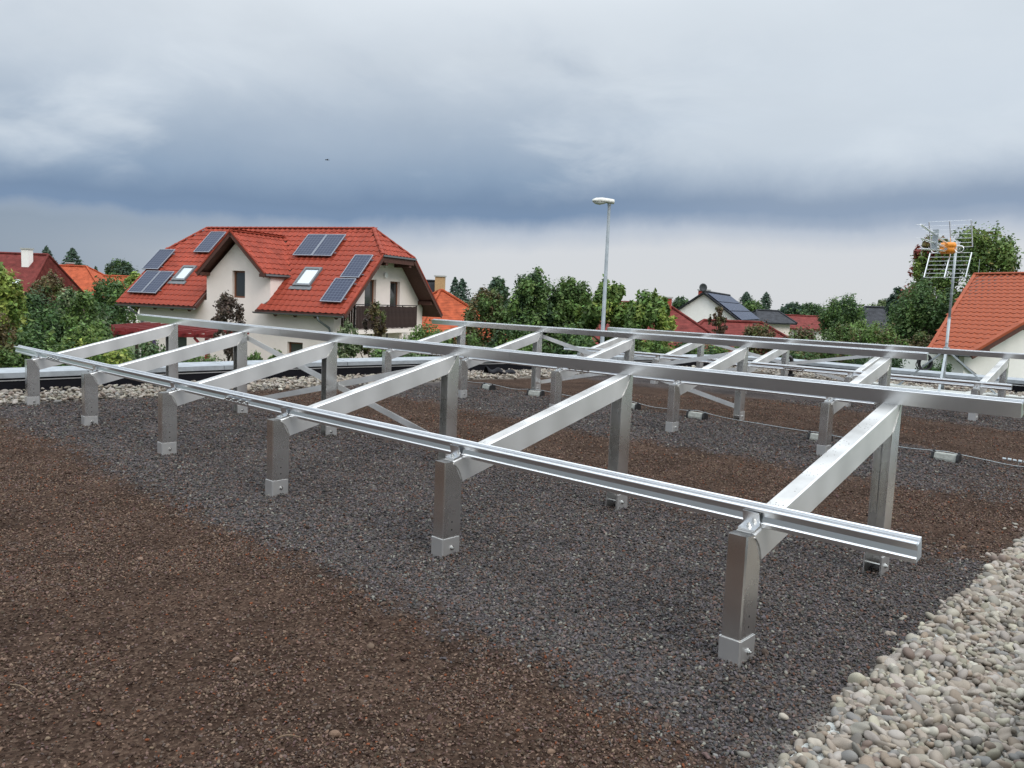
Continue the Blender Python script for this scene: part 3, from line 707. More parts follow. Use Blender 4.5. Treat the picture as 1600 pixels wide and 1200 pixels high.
def make_rack(origin, n, hf, hr, f_ext, r_ext, brace, label, splices_f, splices_r):
    rack = empty('mounting_rack', origin, -TH, label, 'solar rack', 'aluminium solar mounting racks on the roof')
    top0 = hf; k = (hr - hf + .012) / DEP
    ft = lambda y: top0 + k * (y + .005)              # top of beam
    LF = (.071, top0 - .134); RF = (DEP - .071, LF[1] + k * (DEP - .142)); RT = (DEP + .035, ft(DEP + .035))
    sec_f = usec(W2, .142, TK, [.066]); sec_b = usec(W2, FD, TK, []); sec_r = usec(W2, .142, TK, [.036])
    cs = math.hypot(1, k); dirb = Vector((0, 1 / cs, k / cs)); nrm = Vector((0, -k / cs, 1 / cs))
    shared = {}
    def inst(name, key, make, parent, x, m, smooth=False):
        if key not in shared:
            o = make().build(name, m, parent, smooth); shared[key] = o.data
        else: o = link(name, shared[key], parent)
        o.location = (x, 0, 0); return o
    def leg_f():
        def topf(nn):
            y = -.071 + nn
            return (y, top0) if nn <= .066 else (y, top0 + (LF[1] - top0) * (nn - .066) / .076)
        mb = channel(sec_f, lambda nn: (-.071 + nn, -.03), topf)
        mb.box((0, -.037, top0 - .003), (W2 * 2 - .012, .060, .006))
        return mb
    def leg_r():
        def topf(nn):
            y = DEP + .071 - nn
            return (y, RT[1] - (y - RT[0]) * .35) if nn <= .036 else lerp2((RT[0], RT[1]), RF, (nn - .036) / .106)
        return channel(sec_r, lambda nn: (DEP + .071 - nn, -.03), topf)
    def beam():
        return channel(sec_b, lambda nn: lerp2((-.004, top0 + .0015), (LF[0] + .001, LF[1]), nn / FD), lambda nn: lerp2((RT[0] - .001, RT[1] + .0015), (RF[0], RF[1]), nn / FD))
    def weld(side):
        a = Vector((side * (W2 + .001), -.003, top0 - .012)); b = Vector((side * (W2 + .001), LF[0] + .002, LF[1] + .004))
        pts = [a.lerp(b, t) + Vector((0, .010 * math.sin(math.pi * t), .010 * math.sin(math.pi * t))) for t in np.linspace(0, 1, 9)]
        return MB().tube(pts, [.0035 + .0016 * (i % 2) for i in range(9)], 6)
    def weldr(side):
        a = Vector((side * (W2 + .001), RF[0] + .004, RF[1] + .006)); b = Vector((side * (W2 + .001), RT[0] - .004, RT[1] - .012))
        pts = [a.lerp(b, t) + Vector((0, .006 * math.sin(math.pi * t), -.004 * math.sin(math.pi * t))) for t in np.linspace(0, 1, 9)]
        return MB().tube(pts, [.0035 + .0016 * (i % 2) for i in range(9)], 6)
    def brk(front):
        w, t = W2 + .0065, .005
        sec = usec(w, .140, t, [])
        if front: return channel(sec, lambda nn: (-.0775 + nn, -.03), lambda nn: (-.0775 + nn, .125))
        return channel(sec, lambda nn: (DEP + .0775 - nn, -.03), lambda nn: (DEP + .0775 - nn, .125))
    def bolts(y): return thru_bolt(y, .062, W2 + .0065)
    def hole(y, z): return MB().tube([(W2 - .002, y, z), (W2 + .0006, y, z)], .0055, 10)
    y_rf = .068                                        # where the front rail's front foot stands on the beam
    def clampm():
        mb = MB(); q = Matrix(((1, 0, 0), (0, 1 / cs, -k / cs), (0, k / cs, 1 / cs)))
        p = Vector((0, y_rf, ft(y_rf))); 
        mb.box(p + dirb * -.030 + nrm * .007, (.082, .058, .010), q)
        mb.box(p + dirb * -.0045 + nrm * .042, (.080, .007, .064), q)
        mb.box(p + dirb * .001 + nrm * .070, (.080, .014, .007), q)
        return mb
    def clampbolt():
        p = Vector((0, y_rf - .032, ft(y_rf - .032))) + nrm * .012
        return bolt(MB(), p, nrm, .009, .012)
    def rclamp():
        mb = MB(); q = Matrix(((1, 0, 0), (0, 1 / cs, -k / cs), (0, k / cs, 1 / cs))); y_ = DEP - .005 + RW + .005
        p = Vector((0, y_, ft(y_)))
        mb.box(p + dirb * .022 + nrm * .007, (.078, .044, .010), q); mb.box(p + dirb * .0025 + nrm * .035, (.076, .006, .054), q)
        return mb
    for i in range(n):
        x = -SPC * i
        lf = inst('front_leg', 'lf', leg_f, rack, x, ALU)
        inst('base_bracket', 'bf', lambda: brk(True), lf, 0, BRK); inst('bolt', 'bof', lambda: bolts(0), lf, 0, STEEL); [inst('hole', 'hf%d' % q, lambda: hole(.0, q / 1000), lf, 0, HOLE) for q in (175, 225)]
        be = inst('beam', 'be', beam, rack, x, BEAM)
        for sd_ in (1, -1):
            inst('weld_bead', 'w%d' % sd_, lambda: weld(sd_), be, 0, WELD); inst('weld_bead', 'wr%d' % sd_, lambda: weldr(sd_), be, 0, WELD)
        lr = inst('rear_leg', 'lr', leg_r, rack, x, ALU)
        inst('base_bracket', 'br', lambda: brk(False), lr, 0, BRK); inst('bolt', 'bor', lambda: bolts(DEP), lr, 0, STEEL); [inst('hole', 'hr%d' % q, lambda: hole(DEP, q / 1000), lr, 0, HOLE) for q in (175, 225)]
        c = inst('rail_clamp', 'cl', clampm, rack, x, RAIL); inst('bolt', 'clb', clampbolt, c, 0, STEEL)
        inst('rail_clamp', 'rcl', rclamp, rack, x, RAIL)
    prof = rail_profile(RW, RH)
    def rail(y0, ext, splices, front):
        cuts = [ext[0]] + splices + [ext[1]]
        objs = []
        for a, b in zip(cuts[:-1], cuts[1:]):
            g_ = .0015
            p0 = Vector((-a - g_, y0, ft(y0) + .002)); poly = [p0 + dirb * u_ + nrm * w_ for u_, w_ in prof]
            r_ = MB().extrude(poly, (-(b - a) + 2 * g_, 0, 0)).build('rail', RAIL, rack); objs.append(r_)
        for j, sc in enumerate(splices):
            q = Matrix(((1, 0, 0), (0, 1 / cs, -k / cs), (0, k / cs, 1 / cs)))
            if front:
                p = Vector((-sc, y0, ft(y0) + .002)) + dirb * .0055 + nrm * RH * .42
                sp_ = MB().box(p, (.40, .006, RH * .30), q).build('splice_plate', RAIL, objs[j])
                for dx_ in (-.165, -.06, .06, .165): bolt(MB(), p + Vector((dx_, 0, 0)) - dirb * .003, -dirb, .010, .018).build('bolt', STEEL, objs[j])
            else:
                p = Vector((-sc, y0, ft(y0) + .002)) + dirb * -.0022 + nrm * RH * .5
                MB().box(p, (.012, .003, RH * .96), q).build('splice_cover', RAIL, objs[j])
    rail(y_rf, f_ext, splices_f, True)
    prof = [(RW - a_, b_) for a_, b_ in reversed(prof)]      # the rear rail's groove faces backwards
    rail(DEP - .005, r_ext, splices_r, False)
    for i0, i1 in brace:
        yb = DEP + .0775 + .006
        for za, zb, o_ in ((hr - .06, .16, 0), (.16, hr - .06, .007)):
            a = Vector((-SPC * i0, yb + o_, za)); b = Vector((-SPC * i1, yb + o_, zb)); d = (b - a).normalized()
            MB().bar(a - d * .03, b + d * .03, .066, .005, upv=(0, 1, 0)).build('brace', BEAM, rack)
    return rack
HF, HR = 0.603, 1.052
make_rack(O, 6, HF, HR, (-.70, 10.80), (-.69, 11.05), [(4, 2)], 'nearest long aluminium solar rack with six frames and no panels', [4.72, 9.28], [3.18, 6.95])
make_rack(O + V * 5.633 + U * 1.861, 5, HF, HR, (-.48, 8.70), (-.48, 8.77), [(3, 1)], 'middle aluminium solar rack with five frames beyond the nearest rack', [3.6, 6.6], [4.25])
make_rack(O + V * 10.886 + U * 1.592, 5, HF - .10, HR - .12, (-.47, 8.45), (-.9, 8.52), [(3, 1)], 'farthest aluminium solar rack in front of the tv antenna mast', [3.0], [4.3])

# ================================================================== lightning conductor on the gravel
BLK = [(-1.51, 15.77), (-.42, 14.22), (.41, 13.63), (1.86, 12.35), (2.69, 11.5), (3.88, 9.93), (4.94, 8.96)]
BLAB = ['farthest concrete wire holder with black clips, by the parapet pebbles', 'second farthest concrete wire holder with black clips',
        'concrete wire holder with black clips beside the middle rack, third from the parapet', 'concrete wire holder half hidden behind the tall near leg, fourth from the parapet',
        'concrete wire holder with black clips in front of the middle rack, fifth from the parapet', 'concrete wire holder behind the short middle rack leg, second nearest',
        'nearest concrete wire holder with black clips, at the far right']
wire_pts = []
for i, (x, y) in enumerate(BLK):
    a = Vector(BLK[max(i - 1, 0)]); b = Vector(BLK[min(i + 1, len(BLK) - 1)]); d = b - a; ang = math.atan2(d.y, d.x) + [.1, -.12, .15, -.05, .12, .3, -.02][i]
    z = float(hgt(np.array([x]), np.array([y]))[0])
    h = empty('wire_holder', (x, y, z - .004), ang, BLAB[i], 'wire holder', 'concrete wire holders on the gravel')
    mb = MB(); t0, t1, hh, L2 = .062, .044, .085, .115
    prof = [(-t0, 0), (t0, 0), (t0, .03), (t1, hh), (-t1, hh), (-t0, .03)]
    mb.extrude([(-L2, p, q) for p, q in prof], (2 * L2, 0, 0)); bevel(mb.build('concrete_block', CONCRETE2, h), .004)
    for sx_ in (-1, 1):
        mb = MB(); pr = [(-t0 - .006, 0), (t0 + .006, 0), (t0 + .006, .032), (t1 + .008, hh + .008), (.012, hh + .010), (.010, hh + .028), (-.010, hh + .028), (-.012, hh + .010), (-t1 - .008, hh + .008), (-t0 - .006, .032)]
        mb.extrude([(sx_ * (L2 + .002), p, q) for p, q in pr], (sx_ * .026, 0, 0)); bevel(mb.build('clip', PLASTIC, h), .002)
    wire_pts.append(Vector((x, y, z + .108)))
wire_pts.append(Vector((5.9, 8.5, .03))); wire_pts.append(Vector((8.2, 7.6, .02)))
wp = []
for a, b in zip(wire_pts[:-1], wire_pts[1:]):
    for t in np.linspace(0, 1, 9)[:-1]: wp.append(a.lerp(b, t) + Vector((0, 0, -.035 * math.sin(math.pi * t) + .006 * math.sin(9 * t + a.x))))
wp.append(wire_pts[-1])
wr = empty('conductor_wire', wire_pts[0], 0, 'thin aluminium lightning wire running over the concrete holders', 'wire')
MB().tube([p - wire_pts[0] for p in wp], .0036, 6).build('wire', GALV, wr, True)
mb = MB(); c = Vector((5.45, 8.72, .085)); d = (wire_pts[7] - wire_pts[6]).normalized()
for k in range(6): mb.tube([c + d * (.05 * k - .02), c + d * (.05 * k + .015)], .012 + .004 * (k % 2), 8)
mb.v = [tuple(Vector(p) - wire_pts[0]) for p in mb.v]; mb.build('connector', GALV, wr)

TWIG = mat('dry_twig', (0.16, 0.11, 0.07), .9, var=.3, vscale=30)
for i, (x, y, a, l_, lab) in enumerate([(-1.86, 2.98, -.45, .16, 'pale dry twig on the brown soil at the left edge'), (.02, 5.78, .55, .16, 'dark stick lying on the grey gravel between the near front legs'),
                                       (-.75, 2.72, .3, .09, 'short dry twig on the brown soil near the bottom edge'), (-.38, 6.6, -.6, .12, 'pale twig under the beam behind the near front legs')]):
    z = float(hgt(np.array([x]), np.array([y]))[0])
    pts = [(l_ * (t - .5) * math.cos(a) + .003 * math.sin(5 * t + i), l_ * (t - .5) * math.sin(a) + .004 * math.cos(3 * t), .008 + .012 * math.sin(3.1 * t)) for t in np.linspace(0, 1, 7)]
    o = MB().tube(pts, [.0034, .0034, .003, .003, .0026, .002, .0012], 6).build('twig', TWIG, None, True); o.location = (x, y, z + .004); tag(o, lab, 'twig', 'twigs on the roof')

# ================================================================== antenna with tripod
AX, AY = 9.29, 17.25
an = empty('antenna_mast', (AX, AY, 0), 0, 'galvanised antenna mast on a tripod standing on the roof', 'antenna mast')
mb = MB().tube([(0, 0, .03), (0, 0, 1.62)], .030, 12); mb.build('mast', GALV, an, True)
MB().tube([(0, 0, 1.60), (0, 0, 3.16)], .026, 12).build('mast_top', GALV, an, True)
for z in (.45, 1.05, 1.6, 2.1): MB().tube([(0, 0, z), (0, 0, z + .02)], .036, 12).build('collar', GALV, an)
FEET = [(8.70 - AX, 18.0 - AY), (10.13 - AX, 16.72 - AY), (8.95 - AX, 16.75 - AY)]
for fx_, fy_ in FEET:
    l_ = MB().bar((0, 0, .93), (fx_, fy_, .06), .045, .03).build('leg', GALV, an)
    MB().box((fx_, fy_, .055), (.16, .16, .010)).build('foot_plate', GALV, l_)
MB().tube([(0, 0, .86), (0, 0, .98)], .06, 12).build('tripod_head', GALV, an)
aerial = empty('tv_antenna', (AX - .20, AY - .18, 3.02), 0, 'silver tv aerial with grid reflectors and an orange box on the mast', 'antenna')
bdir = Vector((-.75, -.661, 0)); rdir = Vector((.661, -.75, 0)); zz = Vector((0, 0, 1))
for sg, nm in ((1, 'upper_reflector'), (-1, 'lower_reflector')):
    h0 = zz * (.06 * sg); e1 = zz * (.52 * sg) + bdir * .20
    rf_ = MB().bar(h0, h0 + e1, .035, .014, upv=rdir).build(nm, RAIL, aerial)
    for q in (-.41, .41): MB().bar(h0 + rdir * q, h0 + e1 + rdir * q, .030, .014, upv=rdir).build('bar', RAIL, rf_)
    for j in range(7): p = h0 + e1 * (j / 6.0); MB().tube([p - rdir * .42, p + rdir * .42], .0042, 6).build('rod', RAIL, rf_)
mb = MB()
B0 = bdir * .10
for off, ln, zo in ((-.05, 1.5, .36), (0, 1.45, .10), (.05, 1.36, -.10)):
    a = B0 + zz * zo * .25; b = B0 + bdir * ln + zz * (zo * 1.0 + .02)
    mb = MB().tube([a, b], .019, 8)
    bm_ = mb.build('boom', RAIL, aerial)
    for j in range(7): p = a.lerp(b, .34 + .66 * j / 6); MB().tube([p - rdir * .09, p + rdir * .09], .0045, 5).build('director', RAIL, bm_)
MB().box(bdir * .85 + zz * .14, (.03, .11, .42), Matrix.Rotation(math.atan2(bdir.y, bdir.x), 3, 'Z')).build('boom_bracket', GALV, aerial)
mb = MB()
for q, r_ in ((0, .085), (.09, .07)): mb.tube([bdir * (.16 + q * .2) + zz * (-.01 + q) + rdir * t for t in (-.16, -.13, 0, .13, .16)], [.03, r_ * .9, r_, r_ * .9, .03], 12)
mb.build('dipole_box', ORANGE, aerial, True)
for sg in (-1, 1):
    pts = [bdir * .2 + rdir * (sg * (.15 + .17 * (1 - math.cos(t)) / 2)) + zz * (.07 * math.sin(t)) for t in np.linspace(0, 2 * math.pi, 17)]
    MB().tube(pts, .009, 6).build('dipole_loop', RAIL, aerial, True)
MB().bar(bdir * .02, bdir * .30, .04, .03).build('mount_arm', GALV, aerial)
cb = MB()
for k in range(7):
    r_ = .15 + .006 * random.uniform(-1, 1)
    cb.tube([Vector((9.02 - .01 * k * random.uniform(.5, 1), 17.50 + .012 * k, .62)) + Vector((r_ * math.cos(a) * .9, .02 * math.sin(a * 2 + k), r_ * 1.12 * math.sin(a))) for a in np.linspace(0, 6.283, 25)], .011, 6, cap=False)
co_ = cb.build('cable_coil', PLASTIC); tag(co_, 'coil of black cable hung behind the antenna mast', 'cable coil')
for i, (x, y, lx, ly, h_, lab) in enumerate([(8.75, 18.05, 1.3, .42, .05, 'pale concrete slab under the far left tripod foot'), (9.15, 16.95, 1.5, .5, .06, 'large pale concrete slab under the antenna mast'),
                                      (10.35, 16.6, 1.6, .45, .05, 'pale concrete slab under the right tripod foot'), (8.35, 17.0, .62, .4, .10, 'darker concrete kerb block left of the antenna mast')]):
    o = MB().box((0, 0, h_ / 2), (lx, ly, h_)).build('concrete_slab', CONCRETE if i < 3 else CONCRETE2)
    o.location = (x, y, .005); o.rotation_euler = (0, 0, -TH); bevel(o, .006); tag(o, lab, 'slab', 'concrete slabs under the antenna tripod')
# vent pipe
vp = empty('vent_pipe', (6.95, 20.0, 0), 0, 'black gooseneck vent pipe near the far roof corner', 'vent pipe')
pts = [(0, 0, 0), (0, 0, .36)] + [(-.11 + .11 * math.cos(a), 0, .38 + .11 * math.sin(a)) for a in np.linspace(0, math.pi, 9)] + [(-.22, 0, .33)]
MB().tube(pts, .05, 12).build('pipe', PLASTIC, vp, True); MB().tube([(0, 0, 0), (0, 0, .06)], .09, 14).build('flange', PLASTIC, vp)
# crumpled membrane offcut
mb = MB(); nx_, ny_ = 14, 9
vv = [(.34 * (i / (nx_ - 1) - .5) * 2, .13 * math.cos(2.6 * j / (ny_ - 1)) * (1 + .3 * math.sin(i * .9)), .02 + .13 * math.sin(2.9 * j / (ny_ - 1)) * (1 + .35 * math.sin(i * 1.1 + j * .4)) * (1 - .55 * i / nx_)) for i in range(nx_) for j in range(ny_)]
mb.add(vv, [(i * ny_ + j, (i + 1) * ny_ + j, (i + 1) * ny_ + j + 1, i * ny_ + j + 1) for i in range(nx_ - 1) for j in range(ny_ - 1)])
o = mb.build('membrane_offcut', MEMBRANE, None, True); o.location = (-.25, 16.9, .03); o.rotation_euler = (0, 0, .5)
md = o.modifiers.new('thick', 'SOLIDIFY'); md.thickness = .012; tag(o, 'crumpled piece of black roofing membrane on the far pebbles', 'membrane')

# ================================================================== street lamp, bird
lp = empty('street_lamp', (2.59, 23.5, GZ), 0, 'tall grey street lamp with a flat weathered head', 'street lamp')
MB().tube([(0, 0, 0), (0, 0, 1.2), (0, 0, 1.21), (0, 0, 7.30)], [.085, .082, .072, .042], 14).build('pole', LAMPPOLE, lp, True)
def loft(rows, n=14):
    mb = MB(); v = []; f = []
    for x, w, zt, zb in rows:
        for k in range(n):
            a = 2 * math.pi * k / n; sn = math.sin(a); z = (zt if sn > 0 else zb)
            zc_ = (zt + zb) / 2 if False else 0
            v.append((x, w * math.cos(a), zc_ + (zt * sn if sn > 0 else -zb * sn)))
    for i in range(len(rows) - 1):
        for k in range(n): f.append((i * n + k, i * n + (k + 1) % n, (i + 1) * n + (k + 1) % n, (i + 1) * n + k))
    f.append(tuple(range(n))); f.append(tuple((len(rows) - 1) * n + k for k in range(n)))
    return mb.add(v, f)
hd = loft([(.14, .07, .05, -.05), (.13, .085, .075, -.06), (0, .10, .095, -.055), (-.22, .135, .115, -.02), (-.40, .125, .10, -.012), (-.49, .08, .055, -.008)]).build('head', LAMPSHELL, lp, True); hd.location = (0, 0, 7.33)
bw = loft([(-.05, .06, .0, -.01), (-.14, .10, .0, -.05), (-.28, .115, .0, -.085), (-.40, .10, .0, -.065), (-.475, .05, .0, -.015)]).build('bowl', LAMPBOWL, hd, True); bw.location = (0, 0, -.012)
MB().tube([(0, 0, 7.22), (0, 0, 7.34)], .052, 12).build('collar', LAMPPOLE, lp)

bd = empty('bird', (-14.18, 60, 11.27), .9, 'small dark bird flying below the cloud bank', 'bird')
bd.scale = (.6, .6, .6)
DARKB = mat('dark_feathers', (0.02, 0.02, 0.022), .8)
MB().tube([(-.20, 0, .0), (-.16, 0, .02), (-.08, 0, .02), (.04, 0, 0), (.12, 0, -.01), (.24, 0, -.02)], [.012, .035, .05, .05, .03, .012], 10).build('body', DARKB, bd, True)
for sg in (-1, 1):
    MB().add([(-.07, 0, .03), (.08, 0, .03), (.10, sg * .2, .10), (-.08, sg * .2, .11), (.14, sg * .40, .02), (.05, sg * .42, .03), (-.07, 0, .015), (.08, 0, .015), (.10, sg * .2, .085), (-.08, sg * .2, .095), (.14, sg * .40, .01), (.05, sg * .42, .02)],
             [(0, 1, 2, 3), (3, 2, 4, 5), (6, 9, 8, 7), (9, 11, 10, 8), (0, 3, 9, 6), (3, 5, 11, 9), (1, 7, 8, 2), (2, 8, 10, 4), (4, 10, 11, 5), (0, 6, 7, 1)]).build('wing', DARKB, bd)
MB().add([(.22, -.015, -.01), (.22, .015, -.01), (.36, .06, -.02), (.36, -.06, -.02), (.22, 0, -.025), (.36, 0, -.03)], [(0, 1, 2, 3), (0, 4, 1), (1, 4, 5, 2), (0, 3, 5, 4), (3, 2, 5)]).build('tail', DARKB, bd)

# ================================================================== house with dormer
def wall_panel(mb, frame, outer, holes, reveal, into):
    """frame(a, z) -> 3D; outer/holes: 2D loops; adds the wall skin and the reveals of the openings"""
    polys = [[Vector((p[0], p[1], 0)) for p in outer]] + [[Vector((p[0], p[1], 0)) for p in h] for h in holes]
    flat = [p for q in polys for p in q]
    tris = tessellate_polygon(polys)
    mb.add([frame(p.x, p.y) for p in flat], [tuple(t) for t in tris])
    for h in holes:
        n = len(h); a = [Vector(frame(*p)) for p in h]; b = [p + Vector(into) * reveal for p in a]
        mb.add(a + b, [(i, (i + 1) % n, (i + 1) % n + n, i + n) for i in range(n)])
    return mb
def window(parent, frame, a0, a1, z0, z1, into, depth=.14, split=False, fm=None, gm=None, curtain=False, name='window'):
    fm = fm or FRAMEW; gm = gm or GLASS
    d = Vector(into); mb = MB(); fw = .075
    def bx(p0, p1, q0, q1, dd, th):
        c = [Vector(frame(*p)) + d * dd for p in ((p0, q0), (p1, q0), (p1, q1), (p0, q1))]
        return c, d * th
    rects = [(a0, a1, z0, z0 + fw), (a0, a1, z1 - fw, z1), (a0, a0 + fw, z0 + fw, z1 - fw), (a1 - fw, a1, z0 + fw, z1 - fw)]
    if split: m_ = (a0 + a1) / 2; rects.append((m_ - .04, m_ + .04, z0 + fw, z1 - fw))
    for r_ in rects:
        c, t = bx(*r_, depth, .06); mb.extrude(c, t)
    w = mb.build(name, fm, parent)
    c, t = bx(a0 + fw, a1 - fw, z0 + fw, z1 - fw, depth + .025, .012); MB().extrude(c, t).build('pane', gm, w)
    if curtain:
        c, t = bx(a0 + fw, a1 - fw, z0 + fw, z1 - fw, depth + .10, .01); MB().extrude(c, t).build('curtain', CURTAIN, w)
    return w

def inpoly(x, y, poly):
    c = False; n = len(poly)
    for i in range(n):
        x0, y0 = poly[i]; x1, y1 = poly[(i + 1) % n]
        if (y0 > y) != (y1 > y) and x < (x1 - x0) * (y - y0) / (y1 - y0) + x0: c = not c
    return c
def tile_geom(tw, th_):
    # wave section: pan then roll, lower edge lifted with a visible nose
    xs = [0, .10, .30, .50, .64, .76, .88, 1.0]; hs = [.030, .012, .0, .0, .012, .032, .040, .030]
    v = []; n = len(xs)
    for yy, lift in ((0.0, .028), (1.12, .002)):
        for x_, h_ in zip(xs, hs): v.append((x_ * tw, yy * th_, h_ * 1.0 + lift))
    for x_, h_ in zip(xs, hs): v.append((x_ * tw, 0.0, h_ - .012 + .012))
    f = [(i, i + 1, n + i + 1, n + i) for i in range(n - 1)] + [(2 * n + i, 2 * n + i + 1, i + 1, i) for i in range(n - 1)]
    return v, f
class TileField:
    def __init__(s, m, tw=.30, th_=.345): s.m = m; s.tw, s.th = tw, th_; s.v, s.f = tile_geom(tw, th_); s.all = []; me = bpy.data.meshes.new('roof_tile'); me.from_pydata(s.v, [], s.f); me.materials.append(m); s.me = me
    def plane(s, o, ex, ey, poly, prio=0, ox=0.0):
        o, ex, ey = Vector(o), Vector(ex).normalized(), Vector(ey).normalized(); n = ex.cross(ey)
        if n.z < 0: n = -n
        mx = max(p[0] for p in poly); mnx = min(p[0] for p in poly); my = max(p[1] for p in poly); mny = min(p[1] for p in poly)
        r = 0; y = mny
        while y < my - s.th * .35:
            x = mnx + ox
            while x < mx:
                if inpoly(x + s.tw / 2, y + s.th * .5, poly):
                    m_ = Matrix.Identity(4)
                    for k in range(3): m_[k][0], m_[k][1], m_[k][2], m_[k][3] = ex[k], ey[k], n[k], (o + ex * x + ey * y)[k]
                    m_ = m_ @ Matrix.Translation((0, 0, random.uniform(0, .004))) @ Matrix.Rotation(random.uniform(-.006, .006), 4, 'Z')
                    s.all.append((prio, m_))
                x += s.tw
            y += s.th
    def emit(s, parent, key, stuff_name='roof_tiles'):
        s.all.sort(key=lambda q: (q[0], key(q[1].translation)))
        for p, m_ in s.all[:295]:
            o = link('roof_tile', s.me, parent); o.matrix_local = m_
        rest = s.all[295:]
        if rest:
            mb = MB()
            for p, m_ in rest: mb.add([m_ @ Vector(q) for q in s.v], s.f)
            me = bpy.data.meshes.new(stuff_name); me.from_pydata(mb.v, [], mb.f); me.materials.append(s.m)
            tag(link(stuff_name, me, parent), kind='stuff')
def caps(parent, a, b, m, r=.11, step_=.36, name='ridge_tile', cache={}):
    a, b = Vector(a), Vector(b); L_ = (b - a).length; n = max(1, int(round(L_ / step_))); st = L_ / n; d = (b - a).normalized()
    key = (round(st, 3), m.name, r)
    if key not in cache:
        mb = MB(); k = 7; v = []; f = []
        for yy, rr_ in ((-.02, r), (st + .02, r * .86)):
            for i in range(k): t = math.pi * i / (k - 1); v.append((rr_ * math.cos(t), yy, rr_ * .75 * math.sin(t) - .02))
        for i in range(k - 1): f.append((i, i + 1, k + i + 1, k + i))
        f.append(tuple(range(k))); me = bpy.data.meshes.new(name); me.from_pydata(v, [], f); me.materials.append(m); cache[key] = me
    x = d.cross(Vector((0, 0, 1))).normalized(); z = x.cross(d)
    for i in range(n):
        p = a + d * st * i; m_ = Matrix.Identity(4)
        for q in range(3): m_[q][0], m_[q][1], m_[q][2], m_[q][3] = x[q], d[q], z[q], p[q]
        o = link(name, cache[key], parent); o.matrix_local = m_

HY, HL, HW, ZE, ZR, ZH, HA = .397, 12.821, 4.292, .737, 4.632, 3.375, 1.406
HO = Vector((-7.07, 33.26, GZ)); UP = -GZ
house = empty('dormer_house', HO, -HY, 'cream house with red tiled roof, dormer gable and solar panels', 'house')
def h3(s, t, z): return Vector((-s, t, z + UP))
slope = (ZR - ZE) / HW; HK = (ZH - ZE) / slope
zs = lambda t: ZE + slope * t
FRONT = [(0, 0), (4.62, 0), (4.16, .62), (4.16, 1.80), (6.0, 3.72), (7.86, 1.80), (8.0, .62), (8.0, 0), (HL, 0), (HL, HK), (HL - HA, HW), (HA, HW), (0, HK)]
mb = MB(); thick = Vector((0, 0, -.14))
mb.extrude([h3(s, t, zs(t)) for s, t in FRONT], thick)
BACK = [(0, 2 * HW), (HL, 2 * HW), (HL, 2 * HW - HK), (HL - HA, HW), (HA, HW), (0, 2 * HW - HK)]
mb.extrude([h3(s, t, ZE + slope * (2 * HW - t)) for s, t in BACK], thick)
for s0, s1 in ((0, HA), (HL, HL - HA)):
    mb.extrude([h3(s0, HK, ZH), h3(s0, 2 * HW - HK, ZH), h3(s1, HW, ZR)], thick)
roof = mb.build('roof', WOOD, house)
tf = TileField(TILE)
ex = (-1, 0, 0); ey = Vector((0, 1, slope))
sl_ = math.hypot(1, slope)
tf.plane(h3(0, 0, ZE + .01), ex, ey, [(s, t * sl_) for s, t in FRONT], 0)
# right half hip
hs = math.hypot(HA, ZR - ZH)
tf.plane(h3(0, HK, ZH + .01), (0, 1, 0), (-HA, 0, ZR - ZH), [(0, 0), (2 * (HW - HK), 0), (HW - HK, hs)], 1)
# dormer roof: ridge at s = 6.0
DS, DZ, DE, DT0 = 6.0, 4.12, 2.30, .02
DW = 1.92
dsl = (DZ - DE) / DW; dl = math.hypot(1, dsl)
tback = lambda z: (z - ZE) / slope
mb = MB()
for sg in (-1, 1):
    mb.extrude([h3(DS, DT0, DZ), h3(DS + sg * DW, DT0, DE), h3(DS + sg * DW, tback(DE) + .05, DE), h3(DS, tback(DZ) + .05, DZ)], thick)
mb.build('dormer_roof', WOOD, house)
for sg in (-1, 1):
    tf.plane(h3(DS + sg * DW, DT0, DE + .01), (0, 1, 0), (sg * 1, 0, dsl), [(0, 0), (tback(DE), 0), (tback(DZ), DW * dl), (0, DW * dl)], 1 if sg < 0 else 2)
tf.emit(house, key=lambda p: p.y - p.x * .2)
caps(house, h3(HA, HW, ZR + .05), h3(HL - HA, HW, ZR + .05), TILE)
caps(house, h3(0, HK, ZH + .05), h3(HA, HW, ZR + .05), TILE); caps(house, h3(0, 2 * HW - HK, ZH + .05), h3(HA, HW, ZR + .05), TILE); caps(house, h3(HL, HK, ZH + .05), h3(HL - HA, HW, ZR + .05), TILE)
caps(house, h3(DS, DT0, DZ + .05), h3(DS, tback(DZ), DZ + .05), TILE, .10)
# verge boards and verge tiles
for a, b in (((0, 0, ZE), (0, HK, ZH)), ((0, 2 * HW, ZE), (0, 2 * HW - HK, ZH))):
    MB().bar(h3(*a) + Vector((.03, 0, -.10)), h3(*b) + Vector((.03, 0, -.10)), .035, .22).build('verge_board', WOOD, house)
    MB().bar(h3(*a) + Vector((.0, 0, .03)), h3(*b) + Vector((.0, 0, .03)), .12, .07).build('verge_tiles', TILE, house)
for sg in (-1, 1):
    MB().bar(h3(DS + sg * DW, DT0 - .02, DE - .08), h3(DS, DT0 - .02, DZ - .08), .035, .20).build('verge_board', WOOD, house)
    MB().bar(h3(DS + sg * DW, DT0 - .005, DE + .03), h3(DS, DT0 - .005, DZ + .03), .10, .06).build('verge_tiles', TILE, house)
    MB().bar(h3(DS + sg * (DW - .25), .0, DE - .05), h3(DS + sg * (DW - .25), .6, DE - .05), .14, .14).build('purlin_end', WOOD, house)
# barge at the break of the eave
for s in (8.0,):
    MB().bar(h3(s - .02, 0, ZE - .02), h3(s - .02, .62, zs(.62) - .02), .06, .16).build('verge_board', WOOD, house)
